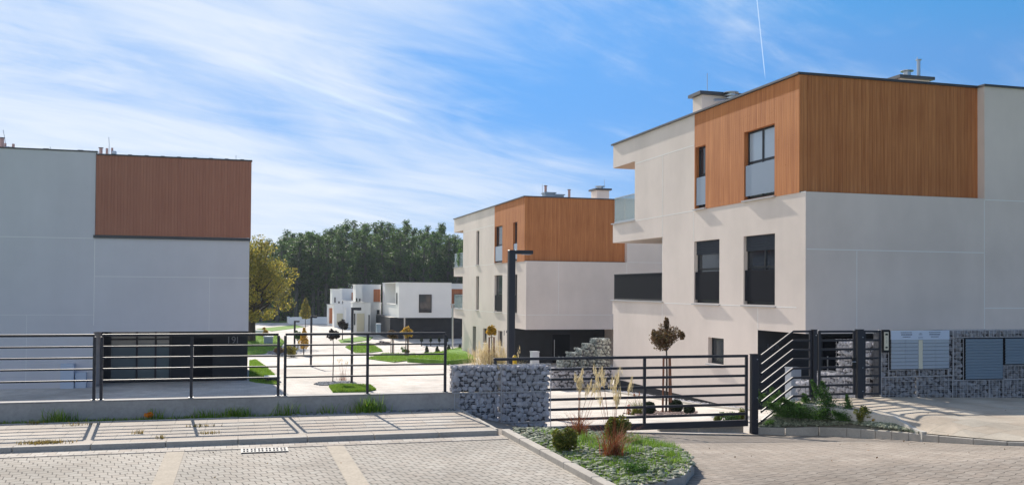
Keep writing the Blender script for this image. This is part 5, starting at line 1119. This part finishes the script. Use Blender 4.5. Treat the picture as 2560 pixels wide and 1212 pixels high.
# broad leaf trees -----------------------------------------------------
def broad(name, label, base, H, R, leafm, seed, n=7000, leaf=.2, trunk_r=.3, crown0=.25, group=None, lean=(0, 0), cat='tree', clumps=60):
    rg = np.random.default_rng(seed); b = np.array(base, float); t = thing(name, label, cat, tuple(b), group); f = MB(); top = b+np.array([lean[0], lean[1], H*.9])
    pts = [b+(top-b)*k+np.array([rg.normal()*.08*R*k, 0, 0]) for k in (0, .3, .6, 1)]; f.tube([tuple(p) for p in pts], [trunk_r, trunk_r*.75, trunk_r*.45, trunk_r*.1], 7); P = []
    cc = b+np.array([lean[0]*.6, lean[1]*.6, H*(crown0+(1-crown0)/2)]); rz = H*(1-crown0)/2
    for k in range(clumps):
        d = rg.normal(size=3); d /= np.linalg.norm(d); q = cc+d*np.array([R, R, rz])*rg.uniform(.3, .92); w = 1-.35*max(0, (q[2]-cc[2])/rz); q[0] = cc[0]+(q[0]-cc[0])*w; q[1] = cc[1]+(q[1]-cc[1])*w
        P.append(ball_pts(n//clumps, q, np.array([1, 1, .75])*R*rg.uniform(.14, .28), rg, .1))
        if k % 3 == 0: s0 = b+(top-b)*rg.uniform(.25, .6); f.tube([tuple(s0), tuple((s0+q)/2+np.array([0, 0, -.05*H])), tuple(q)], [trunk_r*.35, trunk_r*.22, trunk_r*.06], 5)
    V, F = leaf_quads(np.concatenate(P), leaf, rg); obj('crown', (V, F, None), leafm, t); obj('trunk', f, M['bark'], t); return t
yz = gz(.8, 84)
broad('autumn_tree', 'big yellow green autumn tree just right of the left building', (1.0, 84, yz), 9.2, 3.9, M['leaf_yellow'], 201, 15000, .19, .36, .12, lean=(.2, 0), clumps=95)
# woodland behind: tall dark trees
def forest_proto(seed, n=3200):
    rg = np.random.default_rng(seed)
    t = thing('woodland_tree', 'x', 'tree', (0, 0, 0), 'trees of the woodland behind the houses'); f = MB(); bend = rg.normal(size=2)*.35
    def tr(k): return np.array([bend[0]*k*k*1.5, bend[1]*k*k*1.5, k*16.])
    f.tube([tuple(tr(k)) for k in (0, .25, .5, .75, 1)], [.24, .20, .16, .10, .03], 6); P = []; c0 = rg.uniform(.3, .48)
    nb = 52; rmax = rg.uniform(1.25, 1.95)
    for k in range(nb):
        h = c0+(1.02-c0)*rg.uniform(0, 1)**.85; a = rg.uniform(0, 2*math.pi); u = (h-c0)/(1-c0); prof = (math.sin(min(1, u*1.15+.12)*math.pi*.62)+.15)*(1 if u < .5 else 1-(u-.5)*1.55); r = rmax*max(.08, prof)*rg.uniform(.15, 1)
        q = tr(h)+np.array([math.cos(a)*r, math.sin(a)*r, rg.uniform(-.2, .5)]); w = rg.uniform(.3, .7)*(1 if u < .7 else .75)
        m = int(n/nb*(1.3 if u < .6 else .55)); P.append(ball_pts(m, q, (w*1.2, w*1.2, w*.9), rg, .05)); f.tube([tuple(tr(max(0, h-.07))), tuple(q)], [.05, .012], 4)
    for k in range(8):                                   # a few thin dead lower branches
        h = rg.uniform(.15, c0); a = rg.uniform(0, 6.28); q = tr(h)+np.array([math.cos(a), math.sin(a), .3])*rg.uniform(.5, 1.6); f.tube([tuple(tr(h)), tuple(q)], [.035, .01], 4); P.append(ball_pts(16, q, (.5, .5, .35), rg, .1))
    V, F = leaf_quads(np.concatenate(P), .26, rg); obj('crown', (V, F, None), M['leaf_dark'], t); obj('trunk', f, M['trunk'], t); return t
protos = [forest_proto(300+i) for i in range(6)]
# outline of the woodland top: (px, y)
TOP = [(560, 660), (600, 640), (625, 615), (648, 612), (662, 640), (680, 600), (700, 588), (740, 590), (780, 586), (820, 580), (845, 570), (870, 565), (900, 562), (930, 568), (960, 566), (990, 560), (1020, 560), (1045, 585), (1065, 570), (1090, 560), (1115, 580), (1140, 600), (1170, 600), (1250, 600), (1400, 600)]
rgf = np.random.default_rng(77); used = set(); cnt = 0
LB = {0: 'tall dark tree in the front row of the woodland behind the white houses', 1: 'dark tree in the middle rows of the woodland behind the white houses', 2: 'dark tree at the back of the woodland behind the white houses'}
for row, (Y, step, dz) in enumerate(((137, 19, 16), (144, 17, 9), (153, 17, 3), (164, 17, 0))):
    px = 540+row*6.
    while px < 1240:
        p = px+rgf.uniform(-5, 5); yt = np.interp(p, [a[0] for a in TOP], [a[1] for a in TOP])+dz*rgf.uniform(.2, 1.6)+rgf.uniform(-12, 16)
        yy = Y+rgf.uniform(-4, 4); a = oy(p, yt, yy); zb = gz(a[0], yy)-.1; H = a[2]-zb; i = int(rgf.integers(6)); cnt += 1; lab = LB[0 if row == 0 else 1 if row < 3 else 2]
        if i not in used: r = protos[i]; used.add(i); r.location = (a[0], yy, zb); r['label'] = lab
        else: r = dup(protos[i], (a[0], yy, zb), lab)
        wv = rgf.uniform(.85, 1.25); r.scale = (wv, wv, H/16.4); r.rotation_euler = (0, 0, rgf.uniform(0, 6.28)); px += step*rgf.uniform(.8, 1.25)
for i in range(6):
    if i not in used: r = protos[i]; r.location = (60+i*4, 150, -2); r.scale = (1.1, 1.1, .9); r['label'] = LB[1]
print('woodland trees', cnt)
# understorey closing the view between the trunks
rgu = np.random.default_rng(5); P = []
for k in range(420):
    a = oy(rgu.uniform(540, 1240), 800, rgu.uniform(136, 176)); P.append(ball_pts(60, (a[0], a[1], gz(a[0], a[1])+rgu.uniform(0, 1)**1.5*4.0), (1.3, 1.3, 1.0), rgu, .2))
V, F = leaf_quads(np.concatenate(P), .4, rgu); struct('undergrowth', (V, F, None), M['leaf_pale'], 'stuff')
P = []
for k in range(330):
    a = oy(rgu.uniform(300, 1700), 800, rgu.uniform(178, 200)); P.append(ball_pts(60, (a[0], a[1], gz(a[0], a[1])+rgu.uniform(0, 1)*9), (2.5, 2, 1.8), rgu, .2))
V, F = leaf_quads(np.concatenate(P), .9, rgu); struct('far_woodland', (V, F, None), M['leaf_dark'], 'stuff')
# small thuja on the balcony of the middle building
c = oy(1146, 662, 67.5); shrub((c[0]+.2, 67.5, 4.14+.7), (.35, .35, .75), M['conifer'], 'dark conifer standing on the upper balcony of the middle building', 95, n=700, leaf=.12, lo=.3, name='potted_conifer')

# ================================================================== air
b = MB(); b.box(-260, 330, -30, 260, -12, 40)
hz = obj('haze', b, bpy.data.materials.new('haze_air')); hz['kind'] = 'stuff'
hm = hz.data.materials[0]; hm.use_nodes = True; t_ = hm.node_tree; t_.nodes.clear(); pv = t_.nodes.new('ShaderNodeVolumePrincipled'); pv.inputs['Density'].default_value = .0002; pv.inputs['Color'].default_value = (.72, .84, 1, 1); pv.inputs['Anisotropy'].default_value = .3
om = t_.nodes.new('ShaderNodeOutputMaterial'); t_.links.new(pv.outputs[0], om.inputs['Volume'])
